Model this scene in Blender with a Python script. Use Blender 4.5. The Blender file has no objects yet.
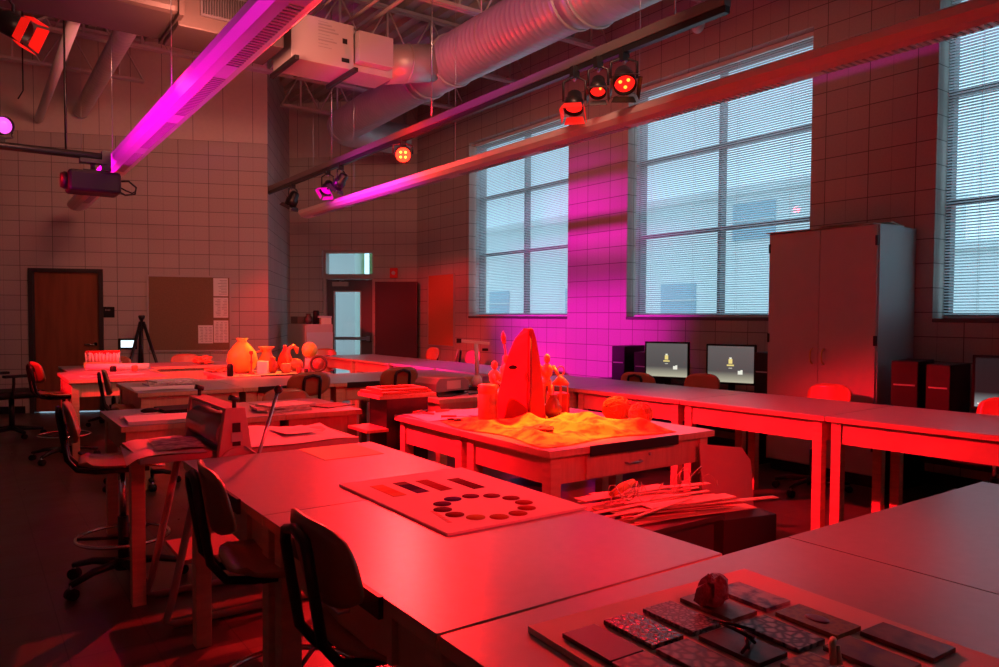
import bpy, math, random
from mathutils import Vector, Matrix, Euler
random.seed(7)
R = math.radians
scn = bpy.context.scene
col = scn.collection
PI = math.pi

# ------------------------------------------------------------------ camera
CAMH = 1.37
th, pitch, roll, FPX = R(35.5), R(2.0), R(0.3), 745.0
fw = Vector((math.sin(th) * math.cos(pitch), math.cos(th) * math.cos(pitch), -math.sin(pitch)))
rt = Vector((math.cos(th), -math.sin(th), 0))
up = rt.cross(fw)
rt, up = rt * math.cos(roll) + up * math.sin(roll), up * math.cos(roll) - rt * math.sin(roll)
cam_data = bpy.data.cameras.new('camera')
cam = bpy.data.objects.new('camera', cam_data)
col.objects.link(cam)
mw = Matrix((rt, up, -fw)).transposed().to_4x4()
mw.translation = (0, 0, CAMH)
cam.matrix_world = mw
cam_data.sensor_width = 36
cam_data.lens = 36 * FPX / 999.0
cam_data.shift_y = 8.9 / 999.0
cam_data.clip_end = 200
scn.camera = cam

# ------------------------------------------------------------------ look
scn.view_settings.view_transform = 'Standard'
scn.view_settings.look = 'None'
scn.view_settings.exposure = 0.0
scn.view_settings.gamma = 1.0
scn.view_settings.use_curve_mapping = False
scn.cycles.use_denoising = True
scn.cycles.max_bounces = 8
scn.cycles.transparent_max_bounces = 16
scn.cycles.sample_clamp_indirect = 4.0
scn.cycles.caustics_reflective = False
scn.cycles.caustics_refractive = False

# ------------------------------------------------------------------ world: overcast afternoon sky
world = bpy.data.worlds.new('sky')
scn.world = world
world.use_nodes = True
wn = world.node_tree
wn.nodes['Background'].inputs[0].default_value = (0.50, 0.78, 1.0, 1)
wn.nodes['Background'].inputs[1].default_value = 2.1

def light(name, kind, loc, aim, color, energy, **kw):
    d = bpy.data.lights.new(name, kind)
    d.color = color
    d.energy = energy
    for k, v in kw.items():
        setattr(d, k, v)
    o = bpy.data.objects.new(name, d)
    col.objects.link(o)
    o.location = loc
    v = Vector(aim) - Vector(loc)
    o.rotation_euler = v.to_track_quat('-Z', 'Y').to_euler()
    return o

XW = 6.49
WINS = [(7.55, 9.95), (4.06, 6.46), (0.54, 2.94), (-2.95, -0.55)]
ZS, ZT = 1.36, 4.10
for i, (a, b) in enumerate(WINS):     # sky portals in the window openings (they only guide sampling of the sky)
    p = light('window_portal', 'AREA', (XW + 0.42, (a + b) / 2, (ZS + ZT) / 2), (0, (a + b) / 2, (ZS + ZT) / 2), (1, 1, 1), 1)
    p.data.shape = 'RECTANGLE'
    p.data.size = ZT - ZS
    p.data.size_y = b - a
    p.rotation_euler = Euler((0, R(90), 0))
    p.data.cycles.is_portal = True

RED = (1.0, 0.0045, 0.017)
AMB = (1.0, 0.17, 0.01)
MAG = (1.0, 0.0, 0.68)
# gelled theatre lamps that hang just outside the frame
light('stage_lamp_red_rear', 'SPOT', (0.9, -1.6, 2.9), (2.2, 3.2, 0.7), RED, 650, spot_size=R(36), spot_blend=0.5, shadow_soft_size=0.06)
light('stage_lamp_magenta_side', 'SPOT', (-1.6, 8.4, 3.17), (6.49, 7.4, 1.55), MAG, 4300, spot_size=R(30), spot_blend=0.9, shadow_soft_size=0.16)
light('stage_lamp_magenta_high', 'SPOT', (-0.25, 5.6, 1.75), (1.18, 5.6, 2.75), MAG, 330, spot_size=R(140), spot_blend=0.9, shadow_soft_size=0.06).scale = (1.0, 0.10, 1.0)
light('stage_lamp_red_side', 'SPOT', (-1.2, 7.0, 2.9), (3.2, 9.0, 0.6), RED, 3000, spot_size=R(48), spot_blend=0.6, shadow_soft_size=0.06)
# added dim warm fill lights with no fixture, aimed at roof and far walls
light('warm_fill_rear', 'SPOT', (0.2, -2.6, 2.9), (2.6, 9.5, 5.1), (1.0, 0.42, 0.28), 380, spot_size=R(46), spot_blend=0.5, shadow_soft_size=0.3)
light('warm_fill_far', 'AREA', (1.6, 6.2, 3.55), (3.3, 12.5, 2.4), (1.0, 0.30, 0.21), 46, size=0.5)
light('warm_fill_roof', 'AREA', (2.5, 3.0, 3.6), (2.7, 8.5, 5.5), (1.0, 0.42, 0.28), 48, size=0.6)
light('lamp_glow_fill', 'POINT', (3.35, 6.55, 2.98), (0, 0, 0), RED, 45, shadow_soft_size=0.05)  # added bare point light, spreads the dazzling lamp's red glow

# ------------------------------------------------------------------ materials
MATS = {}
def mat(name, color=(0.5, 0.5, 0.5), rough=0.6, metal=0.0, var=0.0, vscale=8.0, stretch=(1, 1, 1), emit=None, estr=0.0, bump=0.0, bscale=40.0, spec=None, coat=0.0):
    if name in MATS:
        return MATS[name]
    m = bpy.data.materials.new(name)
    m.use_nodes = True
    nt = m.node_tree
    b = nt.nodes['Principled BSDF']
    b.inputs['Base Color'].default_value = (*color, 1)
    b.inputs['Roughness'].default_value = rough
    b.inputs['Metallic'].default_value = metal
    if spec is not None:
        b.inputs['Specular IOR Level'].default_value = spec
    if coat:
        b.inputs['Coat Weight'].default_value = coat
        b.inputs['Coat Roughness'].default_value = 0.15
    if emit:
        b.inputs['Emission Color'].default_value = (*emit, 1)
        b.inputs['Emission Strength'].default_value = estr
    tc = mp = None
    if var or bump:
        tc = nt.nodes.new('ShaderNodeTexCoord')
        mp = nt.nodes.new('ShaderNodeMapping')
        mp.inputs['Scale'].default_value = stretch
        nt.links.new(tc.outputs['Object'], mp.inputs['Vector'])
    if var:
        n = nt.nodes.new('ShaderNodeTexNoise')
        n.inputs['Scale'].default_value = vscale
        n.inputs['Detail'].default_value = 5
        nt.links.new(mp.outputs[0], n.inputs['Vector'])
        r = nt.nodes.new('ShaderNodeValToRGB')
        r.color_ramp.elements[0].position = 0.3
        r.color_ramp.elements[1].position = 0.7
        r.color_ramp.elements[0].color = (*[c * (1 - var) for c in color], 1)
        r.color_ramp.elements[1].color = (*[min(1, c * (1 + var)) for c in color], 1)
        nt.links.new(n.outputs['Fac'], r.inputs[0])
        nt.links.new(r.outputs[0], b.inputs['Base Color'])
    if bump:
        n2 = nt.nodes.new('ShaderNodeTexNoise')
        n2.inputs['Scale'].default_value = bscale
        nt.links.new(mp.outputs[0], n2.inputs['Vector'])
        bp = nt.nodes.new('ShaderNodeBump')
        bp.inputs['Strength'].default_value = bump
        bp.inputs['Distance'].default_value = 0.01
        nt.links.new(n2.outputs['Fac'], bp.inputs['Height'])
        nt.links.new(bp.outputs[0], b.inputs['Normal'])
    MATS[name] = m
    return m

def block_mat(name, base):
    m = bpy.data.materials.new(name)
    m.use_nodes = True
    nt = m.node_tree
    L = nt.links.new
    b = nt.nodes['Principled BSDF']
    b.inputs['Roughness'].default_value = 0.75
    tc = nt.nodes.new('ShaderNodeTexCoord')
    sx = nt.nodes.new('ShaderNodeSeparateXYZ')
    L(tc.outputs['Object'], sx.inputs[0])
    add = nt.nodes.new('ShaderNodeMath'); add.operation = 'ADD'
    L(sx.outputs['X'], add.inputs[0]); L(sx.outputs['Y'], add.inputs[1])
    cb = nt.nodes.new('ShaderNodeCombineXYZ')
    L(add.outputs[0], cb.inputs['X']); L(sx.outputs['Z'], cb.inputs['Y'])
    def brick(w, h, mortar, c2):
        t = nt.nodes.new('ShaderNodeTexBrick')
        t.offset = 0.0
        t.inputs['Scale'].default_value = 1.0
        t.inputs['Brick Width'].default_value = w
        t.inputs['Row Height'].default_value = h
        t.inputs['Mortar Size'].default_value = mortar
        t.inputs['Mortar Smooth'].default_value = 0.1
        t.inputs['Color1'].default_value = (1, 1, 1, 1)
        t.inputs['Color2'].default_value = (c2, c2, c2, 1)
        t.inputs['Mortar'].default_value = (0.45, 0.45, 0.45, 1)
        L(cb.outputs[0], t.inputs['Vector'])
        return t
    t1 = brick(0.4064, 0.2032, 0.0045, 0.90)
    t2 = brick(0.2032, 0.2032, 0.0030, 1.0)
    t2.inputs['Mortar'].default_value = (0.74, 0.74, 0.74, 1)
    mx = nt.nodes.new('ShaderNodeMix'); mx.data_type = 'RGBA'; mx.blend_type = 'MULTIPLY'
    mx.inputs[0].default_value = 1.0
    L(t1.outputs['Color'], mx.inputs[6]); L(t2.outputs['Color'], mx.inputs[7])
    n = nt.nodes.new('ShaderNodeTexNoise'); n.inputs['Scale'].default_value = 60
    L(tc.outputs['Object'], n.inputs['Vector'])
    r = nt.nodes.new('ShaderNodeValToRGB')
    r.color_ramp.elements[0].color = (*[c * 0.85 for c in base], 1)
    r.color_ramp.elements[1].color = (*[c * 1.1 for c in base], 1)
    L(n.outputs['Fac'], r.inputs[0])
    m2 = nt.nodes.new('ShaderNodeMix'); m2.data_type = 'RGBA'; m2.blend_type = 'MULTIPLY'
    m2.inputs[0].default_value = 1.0
    L(mx.outputs[2], m2.inputs[6]); L(r.outputs[0], m2.inputs[7])
    L(m2.outputs[2], b.inputs['Base Color'])
    bp = nt.nodes.new('ShaderNodeBump'); bp.inputs['Strength'].default_value = 0.5; bp.inputs['Distance'].default_value = 0.004
    L(t1.outputs['Color'], bp.inputs['Height']); L(bp.outputs[0], b.inputs['Normal'])
    return m

def floor_mat():
    m = bpy.data.materials.new('dark floor tile')
    m.use_nodes = True
    nt = m.node_tree
    L = nt.links.new
    b = nt.nodes['Principled BSDF']
    tc = nt.nodes.new('ShaderNodeTexCoord')
    t = nt.nodes.new('ShaderNodeTexBrick')
    t.offset = 0
    t.inputs['Scale'].default_value = 1
    t.inputs['Brick Width'].default_value = 0.3048
    t.inputs['Row Height'].default_value = 0.3048
    t.inputs['Mortar Size'].default_value = 0.0025
    t.inputs['Color1'].default_value = (0.105, 0.075, 0.055, 1)
    t.inputs['Color2'].default_value = (0.125, 0.088, 0.064, 1)
    t.inputs['Mortar'].default_value = (0.03, 0.02, 0.015, 1)
    L(tc.outputs['Object'], t.inputs['Vector'])
    n = nt.nodes.new('ShaderNodeTexNoise'); n.inputs['Scale'].default_value = 5; n.inputs['Detail'].default_value = 8
    L(tc.outputs['Object'], n.inputs['Vector'])
    mx = nt.nodes.new('ShaderNodeMix'); mx.data_type = 'RGBA'; mx.blend_type = 'MULTIPLY'; mx.inputs[0].default_value = 0.5
    L(t.outputs['Color'], mx.inputs[6]); L(n.outputs['Color'], mx.inputs[7])
    L(mx.outputs[2], b.inputs['Base Color'])
    mr = nt.nodes.new('ShaderNodeMapRange')
    mr.inputs[3].default_value = 0.22; mr.inputs[4].default_value = 0.42
    L(n.outputs['Fac'], mr.inputs[0]); L(mr.outputs[0], b.inputs['Roughness'])
    return m

def glass_mat():
    m = bpy.data.materials.new('window glass')
    m.use_nodes = True
    nt = m.node_tree
    nt.nodes.clear()
    out = nt.nodes.new('ShaderNodeOutputMaterial')
    tr = nt.nodes.new('ShaderNodeBsdfTransparent'); tr.inputs[0].default_value = (0.93, 0.97, 0.96, 1)
    gl = nt.nodes.new('ShaderNodeBsdfGlossy'); gl.inputs['Roughness'].default_value = 0.02
    mx = nt.nodes.new('ShaderNodeMixShader'); mx.inputs[0].default_value = 0.06
    nt.links.new(tr.outputs[0], mx.inputs[1]); nt.links.new(gl.outputs[0], mx.inputs[2])
    nt.links.new(mx.outputs[0], out.inputs[0])
    return m

def slat_mat():
    m = bpy.data.materials.new('blind slat')
    m.use_nodes = True
    nt = m.node_tree
    nt.nodes.clear()
    out = nt.nodes.new('ShaderNodeOutputMaterial')
    d = nt.nodes.new('ShaderNodeBsdfDiffuse'); d.inputs[0].default_value = (0.72, 0.75, 0.75, 1)
    t = nt.nodes.new('ShaderNodeBsdfTranslucent'); t.inputs[0].default_value = (0.70, 0.76, 0.80, 1)
    mx = nt.nodes.new('ShaderNodeMixShader'); mx.inputs[0].default_value = 0.5
    nt.links.new(d.outputs[0], mx.inputs[1]); nt.links.new(t.outputs[0], mx.inputs[2])
    nt.links.new(mx.outputs[0], out.inputs[0])
    return m

def screen_mat(name, strength, c0=(0.085, 0.08, 0.08), c1=(0.48, 0.46, 0.34)):
    m = bpy.data.materials.new(name)
    m.use_nodes = True
    nt = m.node_tree
    b = nt.nodes['Principled BSDF']
    b.inputs['Base Color'].default_value = (0.01, 0.01, 0.01, 1)
    b.inputs['Roughness'].default_value = 0.3
    tc = nt.nodes.new('ShaderNodeTexCoord')
    s = nt.nodes.new('ShaderNodeSeparateXYZ')
    nt.links.new(tc.outputs['Generated'], s.inputs[0])
    r = nt.nodes.new('ShaderNodeValToRGB')
    r.color_ramp.elements[0].position = 0.0
    r.color_ramp.elements[0].color = (*c1, 1)
    r.color_ramp.elements[1].position = 0.95
    r.color_ramp.elements[1].color = (*[c * 1.3 for c in c0], 1)
    e = r.color_ramp.elements.new(0.3)
    e.color = (*c0, 1)
    nt.links.new(s.outputs['Z'], r.inputs[0])
    nt.links.new(r.outputs[0], b.inputs['Emission Color'])
    b.inputs['Emission Strength'].default_value = strength
    return m

BLOCK = block_mat('glazed block', (0.50, 0.44, 0.40))
FLOOR = floor_mat()
GLASS = glass_mat()
SLAT = slat_mat()
LAM = mat('grey laminate', (0.36, 0.36, 0.36), 0.33, var=0.04, vscale=30)
BIRCH = mat('birch wood', (0.62, 0.43, 0.27), 0.40, var=0.12, vscale=6, stretch=(1, 1, 8))
BIRCHX = mat('birch wood long grain', (0.62, 0.43, 0.27), 0.40, var=0.12, vscale=5, stretch=(8, 1, 1))
PLY = mat('moulded plywood', (0.34, 0.15, 0.07), 0.35, var=0.15, vscale=6, stretch=(1, 6, 1), coat=0.3)
REDPLY = mat('beech plywood', (0.60, 0.17, 0.09), 0.35, var=0.1, vscale=6, coat=0.3)
BLACK = mat('black metal', (0.012, 0.012, 0.014), 0.38)
BLACKP = mat('black plastic', (0.009, 0.009, 0.010), 0.5, spec=0.3)
BLACKW = mat('black laminate board', (0.009, 0.008, 0.008), 0.5)
STEEL = mat('brushed steel', (0.55, 0.55, 0.56), 0.3, 1.0)
CHROME = mat('chrome', (0.8, 0.8, 0.8), 0.12, 1.0)
BRASS = mat('brass', (0.75, 0.55, 0.25), 0.3, 1.0)
DARKST = mat('dark steel edge', (0.03, 0.025, 0.025), 0.4, 0.3)
WHITEM = mat('white enamel', (0.70, 0.70, 0.68), 0.35)
GALV = mat('galvanised duct', (0.52, 0.50, 0.48), 0.42, 0.35, var=0.08, vscale=4)
DECK = mat('painted steel deck', (0.42, 0.38, 0.34), 0.6, var=0.06, vscale=3)
JOIST = mat('primed steel', (0.50, 0.46, 0.42), 0.55)
PAPER = mat('white paper', (0.82, 0.80, 0.76), 0.8)
NEWS = mat('newsprint', (0.62, 0.60, 0.56), 0.85, var=0.25, vscale=30)
CARD = mat('card', (0.55, 0.42, 0.30), 0.8, var=0.08)
CORK = mat('cork', (0.24, 0.14, 0.08), 0.9, var=0.12, vscale=60)
CORKO = mat('orange cork', (0.62, 0.20, 0.09), 0.9, var=0.10, vscale=60)
CABF = mat('cabinet laminate', (0.55, 0.50, 0.46), 0.45, var=0.02)
CABS = mat('cabinet side laminate', (0.50, 0.52, 0.52), 0.45)
DOORW = mat('stained wood door', (0.24, 0.07, 0.03), 0.4, var=0.18, vscale=3, stretch=(5, 5, 0.6))
FRAMEB = mat('dark bronze frame', (0.035, 0.025, 0.025), 0.45)
FRAMEM = mat('window mullion', (0.09, 0.075, 0.08), 0.45)
GREYD = mat('grey door paint', (0.12, 0.10, 0.11), 0.45)
FRAMEP = mat('painted door frame', (0.45, 0.40, 0.38), 0.5)
YCLOTH = mat('yellow cloth', (0.80, 0.50, 0.05), 0.85, var=0.5, vscale=13)
_r = [n for n in YCLOTH.node_tree.nodes if n.type == 'VALTORGB'][0].color_ramp
_r.elements[0].color = (0.75, 0.12, 0.02, 1); _r.elements[0].position = 0.38
_r.elements[1].color = (0.85, 0.62, 0.06, 1); _r.elements[1].position = 0.56
TERRA = mat('terracotta glaze', (0.70, 0.22, 0.10), 0.5, var=0.15, vscale=10)
PUMP = mat('yellow glaze', (0.85, 0.60, 0.08), 0.45, var=0.1)
MANN = mat('pale wood figure', (0.75, 0.50, 0.22), 0.45)
YARN = mat('orange yarn', (0.80, 0.30, 0.12), 0.95, bump=1.0, bscale=90)
PRESS = mat('press enamel', (0.52, 0.34, 0.30), 0.45)
FELT = mat('press roller steel', (0.45, 0.44, 0.44), 0.28, 0.9)

# ------------------------------------------------------------------ mesh builder
class MB:
    def __init__(self):
        self.v = []; self.f = []; self.m = []; self.s = []; self.mats = []
    def _mi(self, m):
        if m not in self.mats:
            self.mats.append(m)
        return self.mats.index(m)
    def add(self, vs, fs, m, M=None, smooth=False):
        o = len(self.v)
        for p in vs:
            p = Vector(p)
            self.v.append(M @ p if M else p)
        k = self._mi(m)
        for f in fs:
            self.f.append([i + o for i in f]); self.m.append(k); self.s.append(smooth)
        return self
    def box(self, x0, x1, y0, y1, z0, z1, m, M=None):
        vs = [(x, y, z) for z in (z0, z1) for y in (y0, y1) for x in (x0, x1)]
        fs = [(0, 2, 3, 1), (4, 5, 7, 6), (0, 1, 5, 4), (2, 6, 7, 3), (0, 4, 6, 2), (1, 3, 7, 5)]
        return self.add(vs, fs, m, M)
    def cbox(self, c, s, m, rz=0.0, rx=0.0, ry=0.0):
        M = Matrix.Translation(c) @ Euler((rx, ry, rz)).to_matrix().to_4x4()
        return self.box(-s[0] / 2, s[0] / 2, -s[1] / 2, s[1] / 2, -s[2] / 2, s[2] / 2, m, M)
    def tube(self, pts, r, m, n=10, closed=False, caps=True):
        pts = [Vector(p) for p in pts]
        N = len(pts)
        rs = r if isinstance(r, (list, tuple)) else [r] * N
        vs = []; fs = []
        prev = None
        for i, p in enumerate(pts):
            if closed:
                t = (pts[(i + 1) % N] - pts[i - 1]).normalized()
            else:
                a = pts[max(i - 1, 0)]; b = pts[min(i + 1, N - 1)]
                t = (b - a).normalized()
            if prev is None:
                u = t.orthogonal().normalized()
            else:
                u = prev - t * prev.dot(t)
                u = u.normalized() if u.length > 1e-6 else t.orthogonal().normalized()
            prev = u
            w = t.cross(u)
            for k in range(n):
                a = 2 * PI * k / n
                vs.append(p + (u * math.cos(a) + w * math.sin(a)) * rs[i])
        for i in range(N if closed else N - 1):
            j = (i + 1) % N
            for k in range(n):
                k2 = (k + 1) % n
                fs.append((i * n + k, i * n + k2, j * n + k2, j * n + k))
        self.add(vs, fs, m, None, True)
        if caps and not closed:
            o = len(self.v) - len(vs)
            for q, st in ((0, 0), (N - 1, (N - 1) * n)):
                face = [o + st + k for k in range(n)]
                if q == 0: face.reverse()
                self.f.append(face); self.m.append(self._mi(m)); self.s.append(False)
        return self
    def cyl(self, p0, p1, r, m, n=16, r1=None):
        return self.tube([p0, p1], [r, r if r1 is None else r1], m, n)
    def ring(self, c, R_, r, m, axis='Z', n=32, k=8):
        pts = []
        for i in range(n):
            a = 2 * PI * i / n
            x, y = R_ * math.cos(a), R_ * math.sin(a)
            q = {'Z': (x, y, 0), 'X': (0, x, y), 'Y': (x, 0, y)}[axis]
            pts.append(Vector(c) + Vector(q))
        return self.tube(pts, r, m, k, closed=True)
    def lathe(self, prof, m, n=24, M=None, c=(0, 0, 0)):
        vs = []; fs = []
        for (r, z) in prof:
            for k in range(n):
                a = 2 * PI * k / n
                vs.append((c[0] + r * math.cos(a), c[1] + r * math.sin(a), c[2] + z))
        for i in range(len(prof) - 1):
            for k in range(n):
                k2 = (k + 1) % n
                fs.append((i * n + k, i * n + k2, (i + 1) * n + k2, (i + 1) * n + k))
        fs.append(tuple(reversed(range(n))))
        fs.append(tuple((len(prof) - 1) * n + k for k in range(n)))
        return self.add(vs, fs, m, M, True)
    def ball(self, c, r, m, n=16, sc=(1, 1, 1), M=None):
        prof = []
        k = n // 2
        vs = []; fs = []
        for i in range(k + 1):
            a = PI * i / k
            for j in range(n):
                b = 2 * PI * j / n
                vs.append((c[0] + r * sc[0] * math.sin(a) * math.cos(b), c[1] + r * sc[1] * math.sin(a) * math.sin(b), c[2] - r * sc[2] * math.cos(a)))
        for i in range(k):
            for j in range(n):
                j2 = (j + 1) % n
                fs.append((i * n + j, i * n + j2, (i + 1) * n + j2, (i + 1) * n + j))
        return self.add(vs, fs, m, M, True)
    def prism(self, poly, t0, t1, m, M=None, axis='Z'):
        n = len(poly)
        def P(a, b, t):
            return {'Z': (a, b, t), 'Y': (a, t, b), 'X': (t, a, b)}[axis]
        vs = [P(a, b, t0) for a, b in poly] + [P(a, b, t1) for a, b in poly]
        fs = [tuple(reversed(range(n))), tuple(range(n, 2 * n))]
        for i in range(n):
            j = (i + 1) % n
            fs.append((i, j, n + j, n + i))
        return self.add(vs, fs, m, M)
    def build(self, name, parent=None, bevel=0.0, loc=None, rot=None):
        me = bpy.data.meshes.new(name)
        me.from_pydata([tuple(p) for p in self.v], [], self.f)
        for m in self.mats:
            me.materials.append(m)
        me.polygons.foreach_set('material_index', self.m)
        me.polygons.foreach_set('use_smooth', self.s)
        me.update()
        import bmesh
        bm = bmesh.new(); bm.from_mesh(me)
        bmesh.ops.remove_doubles(bm, verts=bm.verts, dist=1e-6)
        bmesh.ops.recalc_face_normals(bm, faces=bm.faces)
        bm.to_mesh(me); bm.free()
        o = bpy.data.objects.new(name, me)
        col.objects.link(o)
        if parent: o.parent = parent
        if loc is not None: o.location = loc
        if rot is not None: o.rotation_euler = rot
        if bevel:
            b = o.modifiers.new('bevel', 'BEVEL')
            b.width = bevel; b.segments = 2; b.limit_method = 'ANGLE'
        return o

def tag(o, label, cat, group=None):
    o['label'] = label; o['category'] = cat
    if group: o['group'] = group
    return o
def thing(name, label, cat, loc=(0, 0, 0), rz=0.0, group=None):
    o = bpy.data.objects.new(name, None)
    col.objects.link(o)
    o.location = loc; o.rotation_euler = (0, 0, rz)
    o.empty_display_size = 0.1
    return tag(o, label, cat, group)
def struct(o, kind='structure'):
    o['kind'] = kind
    return o
def dup(o, parent=None):
    c = o.copy(); col.objects.link(c)
    if parent: c.parent = parent
    for ch in o.children:
        dup(ch, c)
    return c

# ================================================================== SHELL
WH = 5.3
def wall(name, p0, p1, openings=(), thick=0.34, h=WH, m=BLOCK):
    p0 = Vector((*p0, 0)); p1 = Vector((*p1, 0))
    d = p1 - p0
    L_ = d.length
    a = math.atan2(d.y, d.x)
    mb = MB()
    xs = 0.0
    for (x0, x1, z0, z1) in sorted(openings):
        mb.box(xs, x0, -thick, 0, 0, h, m)
        if z0 > 0: mb.box(x0, x1, -thick, 0, 0, z0, m)
        mb.box(x0, x1, -thick, 0, z1, h, m)
        xs = x1
    mb.box(xs, L_, -thick, 0, 0, h, m)
    return struct(mb.build(name, loc=p0, rot=(0, 0, a)))

YB = -3.4
P_C = (XW, 11.62)            # corner of window wall and door wall
P_D = (4.794, 13.316)        # door wall / return
P_R = (3.593, 10.882)        # return / back wall
P_L = (-4.2, 10.882 + (3.593 + 4.2) * 0.4145)
wall('wall_right', (XW, YB), P_C, [(a - YB, b - YB, ZS, ZT) for a, b in WINS])
dwl = math.hypot(P_D[0] - P_C[0], P_D[1] - P_C[1])
# door wall local x runs from the corner; opening of the outside door
def dloc(x, y):
    return math.hypot(x - P_C[0], y - P_C[1])
DX0, DX1 = 0.80, 1.78
wall('wall_back', P_C, P_D, [(DX0, DX1, 0, 2.55)])
wall('wall_return', P_D, P_R, thick=0.3)
bll = math.hypot(P_L[0] - P_R[0], P_L[1] - P_R[1])
BX = math.hypot(P_R[0] - 1.548, P_R[1] - 11.729)
wall('wall_far', P_R, P_L, [(BX, BX + 0.94, 0, 2.0)])
wall('wall_left', P_L, (-4.2, YB))
wall('wall_rear', (-4.2, YB), (XW, YB))
mb = MB(); mb.box(-4.6, 7.0, YB - 0.4, 15, -0.1, 0, FLOOR); struct(mb.build('floor'))
# steel roof deck, flutes run along the window wall
mb = MB()
x = -4.4
while x < 6.9:
    for (a, b, z0, z1) in ((0, 0.09, 0.0, 0.0), (0.09, 0.12, 0.0, 0.06), (0.12, 0.21, 0.06, 0.06), (0.21, 0.24, 0.06, 0.0)):
        mb.add([(x + a, YB - 0.3, 5.2 + z0), (x + b, YB - 0.3, 5.2 + z1), (x + b, 14.2, 5.2 + z1), (x + a, 14.2, 5.2 + z0)], [(0, 1, 2, 3)], DECK)
    x += 0.24
mb.box(-4.6, 7.0, YB - 0.4, 14.4, 5.27, 5.35, DECK)
struct(mb.build('ceiling'))
# light above the cutoff painted as a paler band on the far walls
UPW = mat('upper wall painted light', (0.62, 0.54, 0.48), 0.7, var=0.03, vscale=20)
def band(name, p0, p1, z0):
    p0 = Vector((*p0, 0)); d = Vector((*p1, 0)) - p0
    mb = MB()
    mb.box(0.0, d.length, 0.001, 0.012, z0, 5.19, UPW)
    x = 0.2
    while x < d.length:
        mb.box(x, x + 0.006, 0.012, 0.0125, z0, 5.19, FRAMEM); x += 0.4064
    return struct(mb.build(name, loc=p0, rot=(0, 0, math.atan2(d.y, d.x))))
band('light_band_1', P_R, P_L, 3.86)
band('light_band_2', P_C, P_D, 4.22)
def base(name, p0, p1, segs):
    p0 = Vector((*p0, 0)); d = Vector((*p1, 0)) - p0
    mb = MB()
    for a, b in segs: mb.box(a, b, 0.001, 0.012, 0.0, 0.1, BLACKP)
    return struct(mb.build(name, loc=p0, rot=(0, 0, math.atan2(d.y, d.x))))
base('baseboard_right', (XW, YB), P_C, [(0.02, 15.0)])
base('baseboard_far', P_R, P_L, [(0.02, BX - 0.06), (BX + 1.0, bll - 0.02)])
base('baseboard_back', P_C, P_D, [(0.02, DX0 - 0.06), (DX1 + 0.06, dwl - 0.02)])

# windows: frame with mullions, glass, blind
for i, (a, b) in enumerate(WINS):
    w = thing('window_%d' % (i + 1), 'window', 'window', (XW, 0, 0))
    for k in ('label', 'category'): del w[k]
    struct(w)
    mid = (a + b) / 2
    mb = MB()
    X0, X1 = 0.20, 0.29
    mb.box(X0, X1, a, a + 0.035, ZS, ZT, FRAMEM); mb.box(X0, X1, b - 0.035, b, ZS, ZT, FRAMEM)
    mb.box(X0, X1, a, b, ZS, ZS + 0.06, FRAMEM); mb.box(X0, X1, a, b, ZT - 0.06, ZT, FRAMEM)
    mb.box(X0, X1, mid - 0.02, mid + 0.02, ZS, ZT, FRAMEM)
    for z in (ZS + 0.98, ZS + 1.88):
        mb.box(X0, X1, a, b, z - 0.022, z + 0.022, FRAMEM)
    mb.build('window_frame', w)
    mb = MB(); mb.box(0.24, 0.246, a + 0.02, b - 0.02, ZS + 0.02, ZT - 0.02, GLASS); mb.build('window_glass', w)
    mb = MB(); mb.box(-0.01, 0.21, a, b, ZS - 0.02, ZS + 0.012, FRAMEM); mb.build('window_sill', w, bevel=0.004)
    bl = thing('venetian_blind', 'blind', 'blind', (XW + 0.12, 0, 0), 0, 'venetian blinds in the window bays')
    bl['label'] = ['white venetian blind in the window farthest away, by the far corner',
                   'white venetian blind in the window directly left of the tall cabinet',
                   'white venetian blind in the window at the right edge, beyond the tall cabinet',
                   'white venetian blind in the window behind the camera'][i]
    mb = MB()
    z = ZS + 0.05
    tilt = R(21)
    dx, dz = 0.0135 * math.cos(tilt), 0.0135 * math.sin(tilt)
    while z < ZT - 0.07:
        mb.add([(-dx, a + 0.03, z + dz), (dx, a + 0.03, z - dz), (dx, b - 0.03, z - dz), (-dx, b - 0.03, z + dz)], [(0, 1, 2, 3)], SLAT)
        z += 0.0240
    mb.build('slats', bl)
    mb = MB(); mb.box(-0.02, 0.02, a + 0.02, b - 0.02, ZT - 0.05, ZT - 0.005, WHITEM); mb.build('head_rail', bl)
    mb = MB(); mb.box(-0.013, 0.013, a + 0.03, b - 0.03, ZS + 0.016, ZS + 0.034, WHITEM); mb.build('bottom_rail', bl)
    mb = MB()
    for q in (0.12, 0.38, 0.62, 0.88):
        y = a + (b - a) * q
        for s in (-0.014, 0.014): mb.cyl((s, y, ZS + 0.02), (s, y, ZT - 0.03), 0.0012, WHITEM, 5)
    mb.build('ladder_cord', bl)

# ---- outside: ground, pale building with dark windows, hedge and white column by the outside door
OUTW = mat('pale render', (0.85, 0.88, 0.86), 0.8)
OUTG = mat('bluish glazing', (0.34, 0.52, 0.62), 0.3)
GRASS = mat('lawn', (0.16, 0.26, 0.10), 0.9, var=0.3, vscale=3)
PAVE = mat('pavement', (0.5, 0.5, 0.48), 0.8)
mb = MB(); mb.box(7.0, 60, -40, 60, -0.3, -0.15, PAVE); struct(mb.build('ground'))
bd = thing('neighbouring_building', 'pale building with dark square windows seen through the blinds', 'building', (22, 10, -0.15))
mb = MB(); mb.box(0, 8, -30, 2.5, 0, 3.4, OUTW); mb.box(0, 8, 2.5, 26, 0, 5.8, OUTW); mb.build('wall', bd)
mb = MB(); mb.box(-0.2, 8.2, -30.2, 2.5, 3.4, 3.6, OUTW); mb.box(-0.2, 8.2, 2.3, 26.2, 5.8, 6.05, OUTW); mb.build('roof', bd)
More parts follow.
